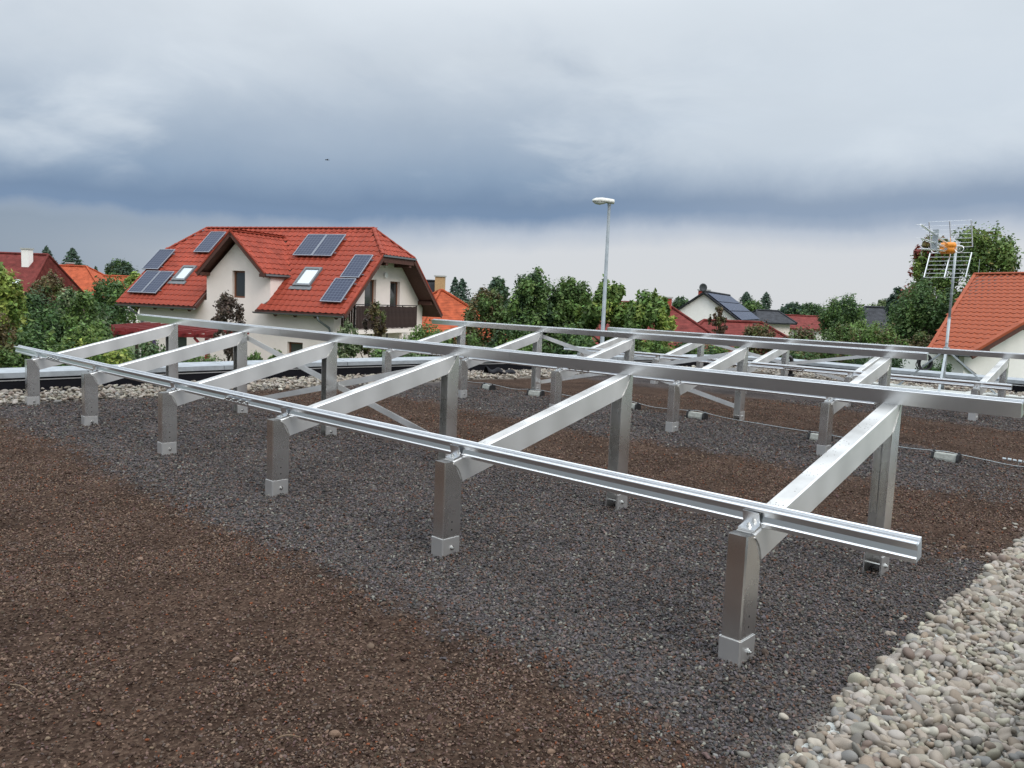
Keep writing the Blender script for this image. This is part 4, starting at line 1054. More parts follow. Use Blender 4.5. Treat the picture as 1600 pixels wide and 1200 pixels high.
# walls
WT, WS0, WS1 = .5, .84, 11.95
ff = lambda s, z: tuple(h3(s, WT, z))
mb = MB()
wins_front = [(2.43, 3.25, -1.75, -.58), (9.0, 10.0, -2.75, -.65)]
dwin = (5.60, 6.32, 1.23, 2.43)
outer = [(WS0, GZ), (WS0, zs(WT) - .13), (4.2, zs(WT) - .13), (4.2, DE - .2), (DS, DZ - .36), (7.8, DE - .2), (7.8, zs(WT) - .13), (WS1, zs(WT) - .13), (WS1, GZ)]
wall_panel(mb, ff, outer, [[(a, c_), (b, c_), (b, d_), (a, d_)] for a, b, c_, d_ in wins_front + [dwin]], .2, (0, 1, 0))
gf = lambda t, z: tuple(h3(WS0, t, z))
doors = [(2.80, 3.73, .14, 2.29), (4.95, 5.83, .14, 2.27)]
k_ = .13
outer_g = [(WT, GZ), (WT, zs(WT) - k_), (HK + .12, ZH + .0), (2 * HW - HK - .12, ZH + .0), (2 * HW - WT, zs(WT) - k_), (2 * HW - WT, GZ)]
wall_panel(mb, gf, outer_g, [[(a, c_), (b, c_), (b, d_), (a, d_)] for a, b, c_, d_ in doors], .2, (-1, 0, 0))
mb.add([gf(2 * HW - WT, GZ), gf(2 * HW - WT, zs(WT) - k_), h3(WS1, 2 * HW - WT, zs(WT) - k_), h3(WS1, 2 * HW - WT, GZ)], [(0, 1, 2, 3)])
lf_ = lambda t, z: tuple(h3(WS1, t, z))
wall_panel(mb, lf_, outer_g, [], .2, (1, 0, 0))
for s in (4.2, 7.8): mb.add([h3(s, WT, zs(WT) - .13), h3(s, WT, DE - .05), h3(s, tback(DE), DE - .05)], [(0, 1, 2)])
mb.build('wall', WHITEWALL, house)
for (a, b, c_, d_), cu in zip(wins_front + [dwin], (False, True, True)): window(house, ff, a, b, c_, d_, (0, 1, 0), curtain=cu)
for a, b, c_, d_ in doors: window(house, gf, a, b, c_, d_, (-1, 0, 0), curtain=True, name='balcony_door')
# dark rooms behind the panes
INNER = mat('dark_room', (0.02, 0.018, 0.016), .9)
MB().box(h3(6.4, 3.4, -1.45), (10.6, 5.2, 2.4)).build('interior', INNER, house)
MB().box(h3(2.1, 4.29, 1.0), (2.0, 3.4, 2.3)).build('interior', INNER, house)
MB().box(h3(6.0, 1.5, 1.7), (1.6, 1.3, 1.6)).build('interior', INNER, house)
# rafters under the eaves, gutters, pipes
for a, b in ((.0, 4.62), (8.0, HL)):
    pts = [h3(a - .02, -.07, ZE - .06), h3(b + .02, -.07, ZE - .06)]
    mb = MB(); k = 7; v = []
    for p in pts:
        for i in range(k): t = math.pi * (1 + i / (k - 1)); v.append(p + Vector((0, .075 * math.cos(t), .075 * math.sin(t))))
    mb.add(v, [(i, i + 1, k + i + 1, k + i) for i in range(k - 1)] + [tuple(range(k)), tuple(range(2 * k - 1, k - 1, -1))])
    mb.build('gutter', GUTTER, house)
    for s in np.arange(a + .45, b - .1, 1.05): MB().bar(h3(s, .06, ZE - .17), h3(s, .55, zs(.5) - .20), .12, .14).build('rafter', WOOD, house)
for s_, s2, nm in ((1.25, .86, 1), (11.9, 11.6, 2)):
    MB().tube([h3(s_, -.06, ZE - .12), h3(s_, -.04, ZE - .28), h3(s2 + .12, .38, ZE - .62), h3(s2 + .10, .42, ZE - .78), h3(s2 + .10, .42, GZ)], .05, 10).build('downpipe', GUTTER, house, True)
MB().bar(h3(-.04, HK - .06, ZH - .03), h3(-.04, 2 * HW - HK + .06, ZH - .03), .13, .08).build('gutter', GUTTER, house)
MB().bar(h3(.0, HK + .05, ZH - .20), h3(.0, 2 * HW - HK - .05, ZH - .20), .05, .24).build('hip_fascia', WOOD, house)
for t, z in ((HK + .35, ZH - .35), (2 * HW - HK - .35, ZH - .35)): MB().bar(h3(.0, t, z), h3(.9, t, z), .16, .18).build('purlin_end', WOOD, house)
for sg, t in ((1, .9), (-1, 2 * HW - .9)): MB().bar(h3(.05, t, zs(.9) - .26), h3(.9, t, zs(.9) - .26), .16, .18).build('purlin_end', WOOD, house)
MB().bar(h3(DS + DW, DT0, DE - .03), h3(DS + DW, tback(DE), DE - .03), .10, .08).build('gutter', GUTTER, house)
MB().bar(h3(DS - DW, DT0, DE - .03), h3(DS - DW, tback(DE), DE - .03), .10, .08).build('gutter', GUTTER, house)
MB().tube([h3(WS0 - .02, 4.43, 2.53), h3(WS0 - .10, 4.43, 2.53)], .13, 16).build('round_vent', WHITEWALL2, house)
MB().box(h3(WS0 - .06, 4.42, 3.0), (.10, .2, .26)).build('wall_box', WHITEWALL2, house)
# balcony
BS0, BT0, BT1, BF = .06, .95, 6.15, .08
bal = MB().box(h3((WS0 + BS0) / 2 - .03, (BT0 + BT1) / 2, BF - .09), (WS0 - BS0 + .04, BT1 - BT0, .18)).build('balcony', WHITEWALL, house)
MB().bar(h3(BS0 - .02, BT0, 1.16), h3(BS0 - .02, BT1, 1.16), .06, .04).build('top_rail', PLASTIC, bal)
for z in (.28, .98): MB().bar(h3(BS0 + .02, BT0, z), h3(BS0 + .02, BT1, z), .03, .06).build('cross_rail', PLASTIC, bal)
pl = MB().box((0, 0, 0), (.022, .088, .98)); plo = None
DECKW = mat('dark_plank', (0.040, 0.020, 0.016), .75, var=.35, vscale=6)
for i in range(int((BT1 - BT0) / .118)):
    if plo is None: plo = pl.build('plank', DECKW, bal); o = plo
    else: o = link('plank', plo.data, bal)
    o.location = h3(BS0 - .012, BT0 + .07 + i * .118, .615 + random.uniform(-.012, .012))
for i in range(6):
    o = link('plank', plo.data, bal); o.location = h3(BS0 + .08 + i * .12, BT0 + .01, .615); o.rotation_euler = (0, 0, math.pi / 2)
for t in np.linspace(BT0, BT1, 5): MB().bar(h3(BS0 + .03, t, -.35), h3(BS0 + .03, t, 1.16), .045, .045, upv=(0, 1, 0)).build('post', PLASTIC, bal)
for t in (BT1 - 1.3, BT1 - .3): MB().bar(h3(BS0 + .05, t, GZ), h3(BS0 + .05, t, BF - .18), .14, .14, upv=(0, 1, 0)).build('pillar', WHITEWALL, house)
# roof windows
def on_roof(s, t, lift): return h3(s, t, zs(t)) + Vector((0, -slope, 1)).normalized() * lift
def roof_quad(s0, s1, t0, t1, l0, l1):
    a = [on_roof(s, t, l0) for s, t in ((s0, t0), (s1, t0), (s1, t1), (s0, t1))]; n = Vector((0, -slope, 1)).normalized()
    return a, n * (l1 - l0)
for s0, s1, t0, t1 in ((9.80, 10.62, 1.22, 2.02), (2.58, 3.50, 1.18, 2.10)):
    mb = MB()
    for r_ in ((s0, s1, t0, t0 + .09), (s0, s1, t1 - .09, t1), (s0, s0 + .09, t0 + .09, t1 - .09), (s1 - .09, s1, t0 + .09, t1 - .09)):
        a, d = roof_quad(*r_, .0, .13); mb.extrude(a, d)
    w = mb.build('roof_window', LEAD, house)
    a, d = roof_quad(s0 + .09, s1 - .09, t0 + .09, t1 - .09, .06, .085); MB().extrude(a, d).build('pane', SKYGLASS, w)
    a, d = roof_quad(s0 - .12, s1 + .12, t0 - .16, t0 - .005, .035, .075); MB().extrude(a, d).build('flashing', LEAD, w)
# solar arrays
def pv(s0, s1, t0, t1, n, horiz, label):
    r0 = on_roof(s1, t0, .14)
    p = empty('solar_panel', HO + Matrix.Rotation(-HY, 3, 'Z') @ r0, -HY, label, 'solar panel', 'solar panels on the red roof')
    L_ = s1 - s0; Hh = (t1 - t0) * sl_; n_ = Vector((0, -slope, 1)).normalized(); e2 = Vector((0, 1, slope)).normalized()
    rot = Matrix((Vector((1, 0, 0)), e2, n_)).transposed()
    def P(x, y, z): return rot @ Vector((x, y, z))
    for i in range(n):
        x0, x1 = (L_ * i / n + .012, L_ * (i + 1) / n - .012) if horiz else (0.0, L_)
        y0, y1 = (0.0, Hh) if horiz else (Hh * i / n + .012, Hh * (i + 1) / n - .012)
        fm = MB(); w = .035
        for a, b, c_, d_ in ((x0, x1, y0, y0 + w), (x0, x1, y1 - w, y1), (x0, x0 + w, y0 + w, y1 - w), (x1 - w, x1, y0 + w, y1 - w)):
            fm.extrude([P(a, c_, 0), P(b, c_, 0), P(b, d_, 0), P(a, d_, 0)], n_ * .045)
        fr = fm.build('frame', PVFRAME, p)
        g_ = MB().box(((x1 - x0) / 2, (y1 - y0) / 2, 0), (x1 - x0 - 2 * w, y1 - y0 - 2 * w, .02)).build('cells', PV, fr)
        g_.matrix_local = Matrix.Translation(P(x0, y0, .022)) @ rot.to_4x4()
    for yy in (.18, .82):
        MB().bar(P(-.10, Hh * yy, -.03), P(L_ + .10, Hh * yy, -.03), .04, .04).build('mounting_rail', PVFRAME, p)
pv(10.75, 12.55, .45, 1.62, 2, True, 'wide solar panel pair at the lower left of the red roof')
pv(11.95, 13.0, 1.72, 2.86, 1, True, 'single solar panel overhanging the left edge of the red roof')
pv(9.70, 10.70, 2.74, 3.93, 1, True, 'single solar panel left of the dormer gable')
pv(2.50, 4.65, 2.66, 3.82, 2, True, 'solar panel pair high on the roof right of the dormer')
pv(.30, 1.28, 1.60, 2.74, 1, True, 'upper single solar panel beside the right verge')
pv(.36, 1.45, .42, 1.54, 1, True, 'lower single solar panel beside the right verge')

# ================================================================== pergola
pg = empty('pergola', (-13.8, 30.6, GZ), 0, 'dark red timber pergola left of the cream house', 'pergola')
for i, x in enumerate(np.linspace(-2.2, 2.3, 10)):
    MB().bar((x, -.7, 2.72), (x - .25, 5.2 - i * .12, 2.72), .07, .15).build('rafter', WOODRED, pg)
for y in (0, 3.6): MB().bar((-2.5, y, 2.58), (2.5, y, 2.58), .10, .14).build('beam', WOODRED, pg)
for x in (-1.9, -.1, 2.1): MB().bar((x, 0, 0), (x, 0, 2.5), .14, .14, upv=(0, 1, 0)).build('post', WOODRED, pg)
for x in (-1.9, 2.1): MB().bar((x, 0, 2.0), (x + (.5 if x < 0 else -.5), 0, 2.5), .08, .08).build('knee_brace', WOODRED, pg)
mb = MB(); nx_, nz_ = 9, 7
vv = [(-.26 * (1 - .35 * j / (nz_ - 1)) + .52 * (1 - .35 * j / (nz_ - 1)) * i / (nx_ - 1), .03 * math.sin(i * 1.9) , .75 * j / (nz_ - 1)) for i in range(nx_) for j in range(nz_)]
mb.add(vv, [(i * nz_ + j, (i + 1) * nz_ + j, (i + 1) * nz_ + j + 1, i * nz_ + j + 1) for i in range(nx_ - 1) for j in range(nz_ - 1)])
o = mb.build('hanging_cloth', PURPLE, None, True); o.location = (-13.95, 30.8, -1.05); md = o.modifiers.new('thick', 'SOLIDIFY'); md.thickness = .02
tag(o, 'purple cloth hung up to dry under the red pergola', 'cloth')

# ================================================================== other houses
def plain_house(name, label, x, y, yaw, L_, W_, ze, zr, hip, rm, wm, chim=None, overh=.5, parent=None, wins=(), thick_=.16):
    if parent is None: h = empty(name, (x, y, GZ), yaw, label, 'house')
    else: h = parent
    if parent is not None:
        q = Matrix.Rotation(yaw, 3, 'Z'); ox, oy = x, y
    else: q = Matrix.Identity(3); ox = oy = 0
    T = lambda a, b, c: q @ Vector((a, b, 0)) + Vector((ox, oy, c - GZ))
    l, w = L_ / 2, W_ / 2; hl, hr_ = hip
    rd0, rd1 = T(-l + hl, 0, zr), T(l - hr_, 0, zr)
    c = [T(-l, -w, ze), T(l, -w, ze), T(l, w, ze), T(-l, w, ze)]; dn = Vector((0, 0, -thick_))
    mb = MB().extrude([c[0], c[1], rd1, rd0], dn).extrude([c[2], c[3], rd0, rd1], dn)
    if hr_ > 0: mb.extrude([c[1], c[2], rd1], dn)
    if hl > 0: mb.extrude([c[3], c[0], rd0], dn)
    rf = mb.build('roof', rm, h)
    MB().tube([rd0 + Vector((0, 0, .02)), rd1 + Vector((0, 0, .02))], .11, 8).build('ridge', rm, rf)
    for a, b, k in ((c[1], rd1, hr_), (c[2], rd1, hr_), (c[0], rd0, hl), (c[3], rd0, hl)):
        if k > 0: MB().tube([a + Vector((0, 0, .02)), b + Vector((0, 0, .02))], .10, 8).build('hip_ridge', rm, rf)
    lo, wo_ = l - overh, w - overh; zw = ze + (zr - ze) * overh / w - thick_ - .02
    mb = MB()
    base_ = [T(-lo, -wo_, GZ), T(lo, -wo_, GZ), T(lo, wo_, GZ), T(-lo, wo_, GZ)]; topw = [Vector((p.x, p.y, zw - GZ)) for p in base_]
    mb.add(base_ + topw, [(i, (i + 1) % 4, (i + 1) % 4 + 4, i + 4) for i in range(4)])
    for k, hp, xx in ((0, hl, -lo), (1, hr_, lo)):
        if hp == 0: mb.add([T(xx, -wo_, zw), T(xx, wo_, zw), T(xx, 0, zr - thick_ - .05)], [(0, 1, 2)])
    mb.build('wall', wm, h)
    for face, a, z0, ww, hh in wins:
        if face == 'f': f_ = lambda p, z: T(p, -wo_ - .01, z); inn = (0, 1, 0)
        elif face == 'l': f_ = lambda p, z: T(-lo - .01, p, z); inn = (1, 0, 0)
        else: f_ = lambda p, z: T(lo + .01, p, z); inn = (-1, 0, 0)
        window(h, f_, a - ww / 2, a + ww / 2, z0, z0 + hh, q @ Vector(inn), depth=-.03)
    if chim:
        for cx_, cy_, cw, cz, cm in chim:
            p = T(cx_, cy_, cz); ch = MB().box((p.x, p.y, (cz - GZ + ze - GZ) / 2), (cw, cw, cz - ze)).build('chimney', cm, h)
            MB().box((p.x, p.y, cz - GZ + .05), (cw * 1.2, cw * 1.2, .1)).build('chimney_cap', CONCRETE, ch)
    return h
hr1 = plain_house('red_roof_house', 'dark red roofed house with white chimney at the far left', -41.2, 62, -.06, 13, 10, -.6, 3.62, (1.0, 1.0), TR_RED, WHITEWALL2, [(4.45, -.9, .55, 3.95, WHITEWALL2)], wins=(('f', 2, -2.2, 1.2, 1.2), ('f', 5, -2.2, 1.2, 1.2)))
a = MB().box((4.9, -3.2, 4.15), (.75, .9, .08), Matrix.Rotation(.7, 3, 'X')).build('roof_window', SKYGLASS, hr1)
plain_house('orange_roof_house', 'small orange hipped roof house beyond the left hedge', -41.0, 74, 0, 10.5, 8, .6, 3.1, (3, 3.6), TR_ORANGE, WHITEWALL2, [(-.2, .6, .5, 3.35, RBRICK)])
plain_house('orange_gable_house', 'little orange gable with white wall beside the far pines', -36.4, 76, .5, 4.5, 4.5, .9, 2.35, (0, 0), TR_ORANGE, WHITEWALL2)
plain_house('black_roof_house', 'black roofed house with a yellow brick chimney', -8.2, 64, -.05, 9.2, 9, -1.0, 2.85, (2.2, 2.7), TR_BLACK, WHITEWALL2, [(2.35, -1.0, .72, 3.2, YBRICK)], wins=(('f', 1, -2, 1.2, 1.2),))
plain_house('orange_hip_house', 'orange pyramid roofed house right behind the cream house', -4.6, 50, .62, 8.0, 7.6, -1.0, 2.02, (3.9, 3.9), TR_ORANGE, WHITEWALL, wins=(('f', 1.2, -2.3, 1.1, 1.0),))
hr2 = plain_house('red_bungalow', 'low dark red hipped bungalow with red chimney', 8.6, 54, -.05, 11.5, 9.5, -1.2, 1.75, (4, 4.2), TR_RED, WHITEWALL2, [(1.45, -.4, .6, 2.15, RBRICK)])
plain_house('red_bungalow_wing', '', 6.1, -.9, .0, 9.5, 7.0, -1.3, .78, (2.5, 3.2), TR_RED, WHITEWALL2, parent=hr2)
wg = plain_house('white_gable_house', 'white gabled house with dark roof covered in solar panels', 18.4, 73.6, 1.18, 16, 6.6, .55, 2.95, (0, 0), TR_GREY, WHITEWALL2, [(-4.5, .5, .85, 3.1, RBRICK)], overh=.3, wins=(('l', -1.6, -.2, .8, 1.1),))
dd = Vector((0, -3.3, 2.4)).normalized(); 
mb = MB(); R3 = Matrix((Vector((1, 0, 0)), Vector((0, 3.3, 2.4)).normalized(), Vector((0, -2.4, 3.3)).normalized())).transposed()
for i in range(9):
    for j in range(3):
        o = MB().box((.8, .55, 0), (1.58, 1.12, .04)).build('roof_panel', PV, wg)
        o.matrix_local = Matrix.Translation(Vector((-7.6 + 1.62 * i, -3.2, .55 - GZ + .12)) + R3 @ Vector((0, .1 + 1.22 * j, .05))) @ R3.to_4x4()
ds = MB().tube([(-7.9, 0, 2.95 - GZ), (-7.9, 0, 3.3 - GZ)], .03, 6).build('dish_mast', GALV, wg)
mb = MB(); k = 14; v = [(0, 0, 0)]; f = []
for j in (1, 2, 3):
    for i in range(k): a = 6.2832 * i / k; r_ = .11 * j; v.append((-.10 * (j / 3) ** 2, r_ * math.cos(a), r_ * 1.05 * math.sin(a)))
for i in range(k): f.append((0, 1 + i, 1 + (i + 1) % k))
for j in (0, 1):
    for i in range(k): f.append((1 + j * k + i, 1 + (j + 1) * k + i, 1 + (j + 1) * k + (i + 1) % k, 1 + j * k + (i + 1) % k))
o = mb.add(v, f).build('dish', mat('grey_dish', (.10, .11, .12), .6), wg, True); o.location = (-8.0, 0, 3.3 - GZ); o.rotation_euler = (0, -.2, -.1)
o.modifiers.new('thick', 'SOLIDIFY').thickness = .03
plain_house('grey_roof_house', 'dark slate grey hipped roof behind the right hand bushes', 34.2, 73, -.03, 9.5, 8, -.5, 2.28, (2.2, 2.5), TR_GREY, WHITEWALL2)
plain_house('red_far_house', 'tiny red roof far off left of the round tree', 33.2, 92, 0, 7, 6, -.2, 1.15, (1, 1), TR_RED, WHITEWALL2)
plain_house('cream_far_house', 'tiny cream house between solar roof and poplars', 26.9, 86, .2, 4.5, 4.5, .4, 1.6, (1, 1), TR_GREY, WHITEWALL)

# right house with orange tiles
Nn, Fa, Hp, Rn = Vector((17.11, 30.0, .325)), Vector((16.45, 31.8, .325)), Vector((21.6, 38.23, 3.66)), Vector((23.77, 32.55, 3.66))
rh = empty('orange_house', (17.11, 30.0, GZ), 0, 'white house with bright orange tiled roof at the right edge', 'house')
B3 = Vector((17.11, 30.0, GZ))
e_dir = (Fa - Nn).normalized(); g_dir = Vector((e_dir.y, -e_dir.x, 0))
Rn2 = Rn; opp_n = Nn + g_dir * 14.2; opp_f = opp_n + e_dir * 9
R_ = lambda p: p - B3
mb = MB().extrude([R_(Nn), R_(Fa), R_(Hp), R_(Rn2)], (0, 0, -.16)).extrude([R_(Rn2), R_(Hp), R_(opp_f), R_(opp_n)], (0, 0, -.16))
mb.build('roof', WOOD, rh)
ey_ = (Rn2 - Nn) - e_dir * (Rn2 - Nn).dot(e_dir)
tfo = TileField(TILE_O, .30, .40)
e2 = ey_.normalized(); pol = [((p - Nn).dot(e_dir), (p - Nn).dot(e2)) for p in (Nn, Fa, Hp, Rn2)]
tfo.plane(R_(Nn) + Vector((0, 0, .012)), e_dir, e2, pol)
tfo.emit(rh, key=lambda p: p.y + .35 * p.x)
caps(rh, R_(Hp) + Vector((0, 0, .05)), R_(Rn2) + Vector((0, 0, .05)), TILE_O, .12)
MB().bar(R_(Nn) + Vector((0, -.02, -.10)), R_(Rn2) + Vector((0, -.02, -.10)), .05, .26).build('verge_board', WOOD, rh)
MB().bar(R_(Nn) + Vector((0, 0, .05)), R_(Rn2) + Vector((0, 0, .05)), .20, .10).build('verge_tiles', TILE_O, rh)
MB().bar(R_(Fa) + Vector((0, 0, .03)), R_(Hp) + Vector((0, 0, .03)), .14, .09).build('verge_tiles', TILE_O, rh)
w0 = Nn + e_dir * .75 + g_dir * .55; w1 = w0 + g_dir * 13; w2 = w0 + e_dir * 6.5; apx = w0 + g_dir * 6.5
zt_ = .325 + .55 * (Rn2.z - Nn.z) / 7.13 - .2
def up_(p, z): return Vector((p.x, p.y, z)) - B3
mb = MB().add([up_(w0, GZ), up_(w1, GZ), up_(w1, zt_), up_(apx, 3.40), up_(w0, zt_)], [(0, 1, 2, 3, 4)]).add([up_(w0, GZ), up_(w0, zt_), up_(w2, zt_), up_(w2, GZ)], [(0, 1, 2, 3)])
mb.build('wall', WHITEWALL2, rh)
for q in (.3, 2.2, 4.5): p = Nn + g_dir * (.55 + q) + Vector((0, 0, .325 * 0 + (q + .55) * (Rn2.z - Nn.z) / 7.13 - .28)); MB().bar(R_(p) + Vector((0, 0, 0)), R_(p + e_dir * .8), .14, .16).build('purlin_end', WOOD, rh)
MB().bar(R_(Nn) + Vector((-.06, 0, -.08)), R_(Fa) + Vector((-.06, 0, -.08)), .12, .10).build('gutter', GUTTER, rh)
MB().tube([up_(Nn + e_dir * .6, .2), up_(Nn + e_dir * .65 + g_dir * .1, .0), up_(w0 - e_dir * .06 + g_dir * .6, -.55), up_(w0 - e_dir * .06 + g_dir * .65, -.75), up_(w0 - e_dir * .06 + g_dir * .65, GZ)], .05, 10).build('downpipe', GUTTER, rh, True)
MB().tube([R_(Hp) + Vector((.15, 0, 0)), R_(Hp) + Vector((.15, 0, .75))], .012, 6).build('lightning_rod', GALV, rh)

# ================================================================== vegetation
def leaf_mesh(name, P, Nrm, size, tint, asp=.55):
    n = len(P); g = rng
    r = g.normal(size=(n, 3)); a = np.cross(Nrm, r); a /= np.linalg.norm(a, axis=1, keepdims=True) + 1e-9; b = np.cross(Nrm, a)
    L = size[:, None]
    v = np.stack([P - a * L * .5, P + b * L * asp * .5, P + a * L * .5 + Nrm * L * .12, P - b * L * asp * .5], 1).reshape(-1, 3)
    me = bpy.data.meshes.new(name); me.vertices.add(4 * n); me.vertices.foreach_set('co', v.astype(np.float32).ravel())
    me.loops.add(4 * n); me.loops.foreach_set('vertex_index', np.arange(4 * n, dtype=np.int32))
    me.polygons.add(n); me.polygons.foreach_set('loop_start', (np.arange(n) * 4).astype(np.int32)); me.polygons.foreach_set('loop_total', np.full(n, 4, np.int32))
    me.update()
    at = me.attributes.new('tint', 'FLOAT_COLOR', 'FACE')
    at.data.foreach_set('color', np.concatenate([tint, np.ones((n, 1))], 1).astype(np.float32).ravel())
    me.materials.append(LEAF); return me
def tints(n, cols_, clump, g):
    cols_ = np.array(cols_); k = len(cols_)
    idx = np.clip((clump * k + g.normal(0, .45, n)).astype(int), 0, k - 1)
    c = cols_[idx] * 2.25 * np.exp(g.normal(0, .22, (n, 1))) * np.exp(g.normal(0, .06, (n, 3)))
    return np.clip(c, .004, .6)
GREEN = [(.028, .048, .014), (.042, .070, .019), (.058, .094, .025)]
DKGREEN = [(.018, .034, .014), (.026, .050, .018), (.038, .068, .022)]
YGREEN = [(.045, .072, .016), (.072, .102, .021), (.105, .130, .028)]
BROWNL = [(.050, .040, .018), (.065, .050, .022), (.045, .055, .018)]
REDB = [(.040, .024, .015), (.056, .034, .020), (.045, .042, .018)]
REDG = [(.11, .028, .020), (.075, .058, .02), (.050, .080, .020), (.066, .095, .022)]
GREYG_ = [(.045, .065, .030), (.062, .085, .042), (.08, .10, .05)]
BLUEG = [(.016, .030, .020), (.022, .040, .026), (.030, .050, .030)]
PURPB = [(.030, .021, .016), (.042, .031, .023), (.056, .042, .030)]
def tree(name, label, cat, x, y, top, rad, pal, n=6000, leaf=.10, trunk=None, shape='round', base=None, group=None, lobes=16, zmin=None):
    seed = abs(hash((round(x, 1), round(y, 1), name))) % 100000 if False else int(abs(x * 131 + y * 977 + top * 53)) % 99991
    g = np.random.default_rng(seed)
    t = empty(name, (x, y, GZ), 0, label, cat, group)
    H_ = top - GZ; cz0 = (base if base is not None else H_ * .28); ch = H_ - cz0
    # trunk and limbs
    mb = MB(); rt_ = max(.03, H_ * .018) if trunk is None else trunk
    pts = [Vector((g.normal(0, .03 * k), g.normal(0, .03 * k), H_ * .85 * k / 5)) for k in range(6)]
    mb.tube(pts, [rt_ * (1.25 - .2 * k) for k in range(6)], 7)
    if shape != 'cone':
        for k in range(7):
            a = g.uniform(0, 6.28); z0 = cz0 * .8 + ch * g.uniform(0, .45); p0 = Vector((0, 0, z0)); l_ = rad * g.uniform(.5, .9)
            p2 = Vector((math.cos(a) * l_, math.sin(a) * l_, z0 + ch * g.uniform(.15, .4))); mb.tube([p0, p0.lerp(p2, .5) + Vector((0, 0, .1 * l_)), p2], [rt_ * .5, rt_ * .35, rt_ * .14], 5)
    mb.build('trunk', BARK, t, True)
    if shape in ('round', 'bush', 'spire', 'loose'):
        # lobes: clumps scattered over the crown, each a fuzzy ball of leaves
        C = []; R = []
        ST = []
        while len(C) < lobes:
            u = g.normal(size=3); u /= np.linalg.norm(u); rr_ = g.uniform(.2, 1) ** .55
            p = u * rr_ * .82
            zz_ = (p[2] + 1) / 2
            wprof = {'round': 1.05 - .25 * zz_, 'bush': 1.0, 'loose': 1.05 - .3 * zz_, 'spire': (1.15 - .95 * zz_)}[shape]
            r0_ = g.uniform(.17, .34) * min(rad, ch * .5) * (.8 if shape == 'loose' else 1)
            C.append((p[0] * rad * wprof, p[1] * rad * wprof, min(cz0 + ch * (.5 + p[2] * .5 * 1.1), H_ - r0_ * 1.2))); R.append(r0_); ST.append((1, 1, g.uniform(.8, 1.35)))
        # upright sprays round the top for an uneven outline
        for k in range(max(8, lobes // 2)):
            a = g.uniform(0, 6.28); q = g.uniform(0, 1) ** .6 * .8
            r0_ = .115 * min(rad, ch * .5) * g.uniform(.6, 1.3); zt = H_ - (q * .9) ** 2 * ch * .5 - g.uniform(0, .10) * ch * (k > 1)
            st_ = g.uniform(1.6, 2.8); C.append((math.cos(a) * q * rad, math.sin(a) * q * rad, zt - r0_ * st_ * 1.1)); R.append(r0_ * 1.15); ST.append((.8, .8, st_))
        ST = np.array(ST)
        C, R = np.array(C), np.array(R)
        n = int(n * 1.35); w = R ** 2 * np.array([q[2] for q in ST]); idx = g.choice(len(C), n, p=w / w.sum())
        u = g.normal(size=(n, 3)); u /= np.linalg.norm(u, axis=1, keepdims=True)
        r_ = g.random(n) ** .5 * (1 + .22 * np.abs(g.normal(size=n)))
        P = C[idx] + u * (R[idx] * r_)[:, None] * ST[idx]
        if zmin is not None: P[:, 2] = np.maximum(P[:, 2], zmin)
        Nn_ = u + g.normal(size=(n, 3)) * .7 + np.array([0, 0, .55]); Nn_ /= np.linalg.norm(Nn_, axis=1, keepdims=True)
        cl = g.random(len(C))[idx]
        sz = leaf * 1.12 * np.exp(g.normal(0, .28, n))
        me = leaf_mesh('crown', P, Nn_, sz, tints(n, pal, cl, g), .55)
    else:
        # conifer / poplar: whorls of drooping or rising needles
        hh_ = g.random(n) ** .8; z = cz0 + ch * hh_; k = int(10 + H_ * 1.4)
        layer = .55 + .45 * np.abs(((hh_ * k) % 1.0) - .5) * 2
        prof = 1.8 * (1 - hh_) ** .62 if shape == 'cone' else np.sin(np.clip(hh_ * .92 + .08, 0, 1) * math.pi) ** .55
        a = g.uniform(0, 6.28, n); a = a + .3 * np.sin(a * 5 + hh_ * 20)
        rr_ = rad * prof * layer * g.random(n) ** .4 * (1 + .18 * np.sin(a * 3 + hh_ * 9))
        P = np.stack([np.cos(a) * rr_, np.sin(a) * rr_, z - (.25 * rr_ if shape == 'cone' else -.2 * rr_)], -1)
        Nn_ = np.stack([np.cos(a), np.sin(a), np.full(n, .9)], -1) + g.normal(size=(n, 3)) * .6; Nn_ /= np.linalg.norm(Nn_, axis=1, keepdims=True)
        me = leaf_mesh('crown', P, Nn_, leaf * np.exp(g.normal(0, .3, n)), tints(n, pal, g.random(n), g), .4)
    link('crown', me, t)
    return t
GT = 'trees and shrubs in the gardens'
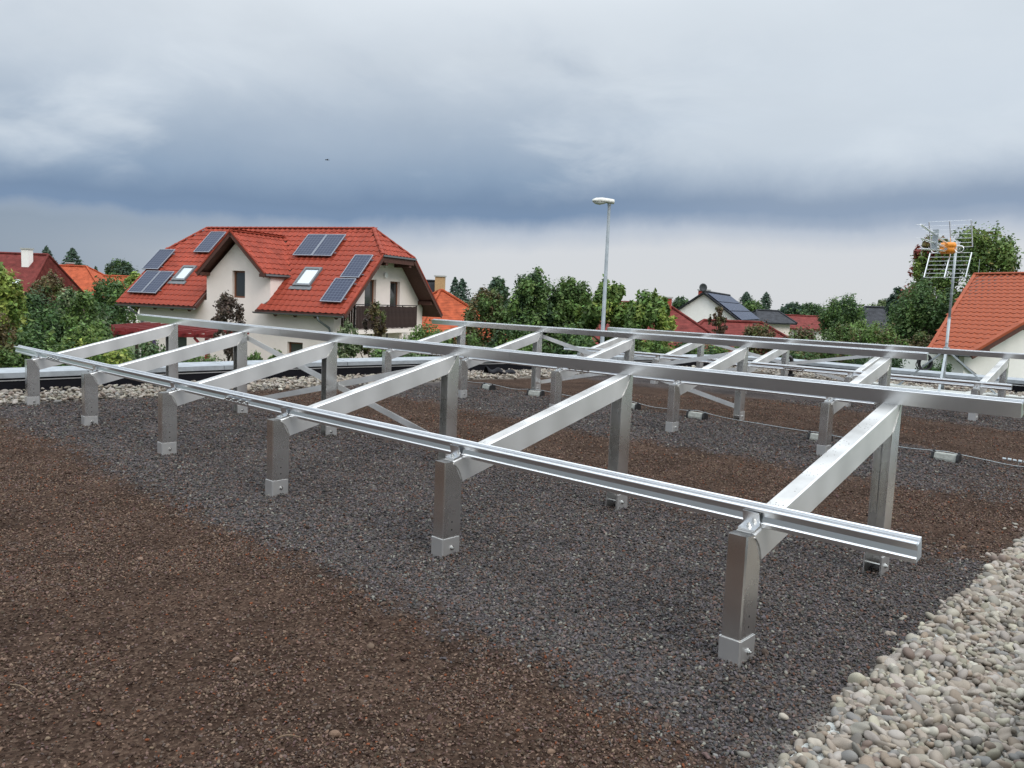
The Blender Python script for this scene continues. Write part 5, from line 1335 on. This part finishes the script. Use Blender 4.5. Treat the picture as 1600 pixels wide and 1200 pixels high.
TREES = [
 ('garden_tree', 'pale yellow green tree cut off by the left edge', 'tree', -12.3, 19, 2.1, 1.0, YGREEN, 9000, .10, 'round', 1.6),
 ('garden_shrub', 'brownish shrub below the pale tree at the left edge', 'shrub', -10.7, 16.5, 1.15, .62, BROWNL, 5000, .07, 'bush', .8),
 ('garden_tree', 'dark green tree right of the pale left edge tree', 'tree', -15.1, 25, 1.42, 1.25, DKGREEN, 9000, .09, 'round', .6),
 ('garden_tree', 'reddish brown tree in front of the far red roof', 'tree', -19.7, 34, 2.14, 1.15, REDB + BROWNL, 7000, .10, 'round', 1.6),
 ('willow', 'grey green feathery willow in the middle of the left hedge', 'tree', -15.0, 27.5, 1.49, 1.4, GREYG_ + DKGREEN, 9000, .10, 'bush', .5),
 ('garden_tree', 'deep green tree left of the lower solar panels', 'tree', -13.95, 26, 1.40, .85, GREEN, 7000, .09, 'round', .6),
 ('garden_tree', 'dark green tree behind the left corner of the house', 'tree', -21.6, 43, 2.10, 1.7, DKGREEN + GREEN, 9000, .12, 'round', .8),
 ('young_tree', 'thin yellow green treetop beside the upper left solar panel', 'tree', -21.2, 45.0, 2.4, .75, YGREEN, 2200, .13, 'loose', 3.0),
 ('garden_shrub', 'leafy green shrub behind the left end of the front rail', 'shrub', -10.5, 17.8, .69, .95, GREEN + DKGREEN, 8000, .07, 'bush', .5),
 ('garden_shrub', 'yellow tipped leafy shrub in front of the left hedge', 'shrub', -10.3, 19.4, .72, 1.0, GREEN + YGREEN, 9000, .075, 'bush', .5),
 ('dwarf_conifer', 'small bright green conifer by the left end of the parapet', 'shrub', -9.35, 14.7, .42, .36, GREEN + YGREEN[:1], 4000, .05, 'bush', 1.2),
 ('garden_shrub', 'low mixed shrub below the first aluminium beam', 'shrub', -10.7, 21.5, .10, .95, GREEN + YGREEN[:2], 7000, .07, 'bush', .6),
 ('garden_shrub', 'grey green shrub in front of the red pergola post', 'shrub', -11.0, 24, .02, 1.0, DKGREEN + GREYG_, 7000, .08, 'bush', .5),
 ('spruce', 'left one of two dark spruces behind the far red roof', 'tree', -46.5, 80, 5.0, 1.5, BLUEG, 3600, .26, 'cone', 1.5),
 ('spruce', 'right one of two dark spruces behind the far red roof', 'tree', -45.0, 82, 5.05, 1.9, BLUEG, 4200, .26, 'cone', 1.2),
 ('pine', 'round topped dark pine between the left roofs and the house', 'tree', -39.3, 80, 4.1, 1.75, BLUEG + DKGREEN, 3500, .24, 'round', 3.4),
 ('spruce', 'slim little spruce left of the round topped pine', 'tree', -40.6, 78, 3.2, .7, BLUEG, 1500, .22, 'cone', 1.5),
 ('purple_tree', 'small purple brown tree in front of the cream dormer wall', 'tree', -8.9, 25, 1.55, .66, PURPB, 2300, .085, 'loose', 2.1),
 ('round_shrub', 'left round green shrub at the foot of the cream wall', 'shrub', -6.75, 20.9, .05, .34, GREEN, 3500, .05, 'bush', 1.4),
 ('round_shrub', 'right round green shrub at the foot of the cream wall', 'shrub', -6.55, 22.2, .06, .32, GREEN, 3500, .05, 'bush', 1.4),
 ('garden_shrub', 'low yellow green shrub under the purple brown tree', 'shrub', -8.6, 22, -.05, .85, YGREEN[:1] + GREEN, 6000, .06, 'bush', .8),
 ('willow', 'pale wispy willow shrub against the cream house corner', 'shrub', -5.25, 25.4, .8, .60, GREYG_, 2600, .09, 'loose', 1.3),
 ('purple_tree', 'brown leaved tree in front of the wooden balcony', 'tree', -4.5, 26, 1.48, .62, PURPB[:2] + BROWNL, 3400, .08, 'loose', 1.4),
 ('garden_shrub', 'grey green shrub under the wooden balcony', 'shrub', -3.5, 23.4, .35, 1.0, GREYG_ + GREEN, 9000, .07, 'bush', .7),
 ('garden_shrub', 'green shrub right of the balcony below the orange roof', 'shrub', -2.7, 25, .85, 1.0, GREEN, 8000, .08, 'bush', .5),
 ('spruce', 'dark spruce right of the black roof', 'tree', -5.0, 75, 3.4, 1.25, BLUEG, 2600, .25, 'cone', 1.2),
 ('spruce', 'low dark spruce in the gap left of the tall green trees', 'tree', -3.4, 80, 2.7, 1.2, BLUEG, 2200, .25, 'cone', 1.2),
 ('pine', 'far dark pine peeping over the brown green tree', 'tree', -1.7, 78, 3.9, 1.3, BLUEG + DKGREEN, 2400, .24, 'round', 3),
 ('spruce', 'slim spruce behind the yellow chimney', 'tree', -6.2, 82, 3.7, .9, BLUEG, 1800, .25, 'cone', 1.2),
 ('garden_tree', 'brown green tree at the left of the central trees', 'tree', -.95, 27.4, 2.05, 1.1, BROWNL + GREEN[:2], 10000, .09, 'round', 1.2),
 ('pear_tree', 'tallest dark green tree left of the street lamp', 'tree', .5, 26.4, 2.78, 1.25, DKGREEN + GREEN, 14000, .095, 'round', 1.4),
 ('pear_tree', 'bright green tree just left of the street lamp', 'tree', 1.85, 27, 2.72, 1.05, GREEN, 12000, .095, 'round', 1.4),
 ('walnut_tree', 'yellow green tree behind the street lamp pole', 'tree', 2.95, 25.9, 2.45, 1.15, GREEN[1:] + YGREEN, 7000, .14, 'loose', 1.6),
 ('walnut_tree', 'yellow green tree right of the street lamp', 'tree', 4.05, 25.0, 2.30, 1.1, GREEN[1:] + YGREEN, 7000, .14, 'loose', 1.4),
 ('garden_shrub', 'dark green shrub below the tallest central tree', 'shrub', .2, 24.2, 1.05, 1.3, DKGREEN + GREEN, 11000, .085, 'bush', .4),
 ('garden_shrub', 'dark shrub at the foot of the street lamp', 'shrub', 1.8, 24.6, 1.1, 1.15, DKGREEN + GREEN, 10000, .085, 'bush', .4),
 ('garden_shrub', 'yellowish shrub below the walnut trees', 'shrub', 3.9, 23.6, .75, 1.1, GREEN + YGREEN[:2], 8000, .09, 'bush', .4),
 ('garden_shrub', 'brown green shrub under the orange pyramid roof', 'shrub', -1.5, 24.4, .9, 1.0, BROWNL + GREEN, 9000, .08, 'bush', .4),
 ('far_tree', 'small round treetop behind the red chimney', 'tree', 19.6, 95, 2.96, 1.5, DKGREEN + BLUEG, 2000, .26, 'round', 2.5),
 ('poplar', 'left one of two far poplars', 'tree', 31.4, 110, 3.95, 1.35, BLUEG, 2600, .30, 'poplar', 1),
 ('poplar', 'slim right one of two far poplars', 'tree', 34.1, 110, 4.0, 1.05, BLUEG, 2600, .30, 'poplar', 1),
 ('far_tree', 'green tree below the left poplar', 'tree', 29.2, 100, 2.9, 2.3, DKGREEN + GREEN, 3500, .28, 'round', 1.2),
 ('young_tree', 'thin brown red tree in front of the red bungalow roof', 'tree', 10.6, 42, 1.78, .62, REDB, 2200, .11, 'loose', 1.8),
 ('garden_shrub', 'rusty brown shrub at the right end of the red bungalow', 'shrub', 12.5, 41, 1.1, 1.25, REDB + BROWNL, 6000, .11, 'bush', .8),
 ('far_tree', 'left tree of the distant tree line', 'tree', 41.1, 120, 3.1, 2.7, BLUEG + DKGREEN, 3000, .34, 'round', 1.2),
 ('far_tree', 'second tree of the distant tree line', 'tree', 45.6, 125, 3.2, 2.6, DKGREEN, 3000, .34, 'round', 1.2),
 ('far_tree', 'third tree of the distant tree line, behind the round tree', 'tree', 49.5, 124, 3.0, 2.8, BLUEG + DKGREEN, 3000, .34, 'round', 1.2),
 ('far_tree', 'low distant tree between poplars and tree line', 'tree', 37.8, 122, 1.7, 2.4, BLUEG, 2200, .34, 'round', 1),
 ('garden_tree', 'round crowned tree left of the grey slate roof', 'tree', 28.5, 70, 3.45, 2.3, GREEN + DKGREEN, 7000, .17, 'round', 1.6),
 ('garden_tree', 'pale yellow green treetop behind the grey slate roof', 'tree', 35.5, 78, 3.15, 2.2, GREYG_ + YGREEN[:1], 4500, .18, 'loose', 3),
 ('garden_shrub', 'yellow green shrub left of the grey slate roof', 'shrub', 26.0, 60, 1.35, 1.7, YGREEN[:2] + GREEN, 5000, .14, 'bush', .6),
 ('garden_shrub', 'rust brown shrub at the left end of the right hedge', 'shrub', 13.7, 38, .95, 1.4, REDB + GREEN[:2], 8000, .10, 'bush', .5),
 ('garden_shrub', 'green and rust shrub in the right hedge below the round tree', 'shrub', 14.9, 36.5, 1.30, 1.45, GREEN + BROWNL, 9000, .10, 'bush', .5),
 ('garden_shrub', 'brightest green shrub in the middle of the right hedge', 'shrub', 16.3, 35.5, 1.38, 1.45, GREEN[1:] + YGREEN[:1] + BROWNL[:1], 9000, .10, 'bush', .5),
 ('garden_shrub', 'mottled brown shrub at the right end of the hedge', 'shrub', 17.3, 34.3, 1.15, 1.25, BROWNL + GREEN, 9000, .10, 'bush', .5),
 ('maple', 'tall maple with reddening leaves behind the orange roof', 'tree', 24.4, 43, 6.85, 2.6, GREEN + REDG[1:], 15000, .14, 'round', 2.4),
 ('maple', 'red tinted maple behind the tv antenna', 'tree', 22.8, 44.5, 6.4, 1.5, REDG, 9000, .14, 'round', 3.0),
 ('garden_tree', 'dark green tree left of the antenna mast', 'tree', 20.4, 40, 3.75, 2.0, DKGREEN + GREEN[:2], 14000, .12, 'round', .8),
 ('pine', 'dark ragged pine left of the dark green tree', 'tree', 22.6, 47.5, 3.3, 1.0, BLUEG, 3500, .15, 'loose', 3),
 ('garden_shrub', 'dark evergreen shrub behind the far rack and parapet', 'shrub', 12.5, 27.3, .50, 1.1, DKGREEN, 8000, .08, 'bush', .4),
 ('garden_shrub', 'dark evergreen shrub below the orange house eave', 'shrub', 14.6, 27.6, .25, .9, DKGREEN, 7000, .08, 'bush', .4),
 ('garden_shrub', 'green shrub behind the gooseneck vent pipe', 'shrub', 10.2, 29.0, .55, 1.25, DKGREEN + BROWNL, 8000, .09, 'bush', .4),
 ('garden_shrub', 'dark hedge shrub behind the far roof corner', 'shrub', 7.6, 28.0, .6, 1.35, DKGREEN + GREEN, 8000, .09, 'bush', .4),
 ('garden_shrub', 'green shrub below the red bungalow roof', 'shrub', 6.0, 27.0, .7, 1.2, GREEN + DKGREEN, 8000, .09, 'bush', .4),
]
for nm, lab, cat, x, y, top_, rad, pal, n, leaf, shp, base in TREES:
    tree(nm, lab, cat, x, y, top_, rad, pal, n, leaf, None, shp, base, GT, lobes=44 if shp != 'loose' else 30)
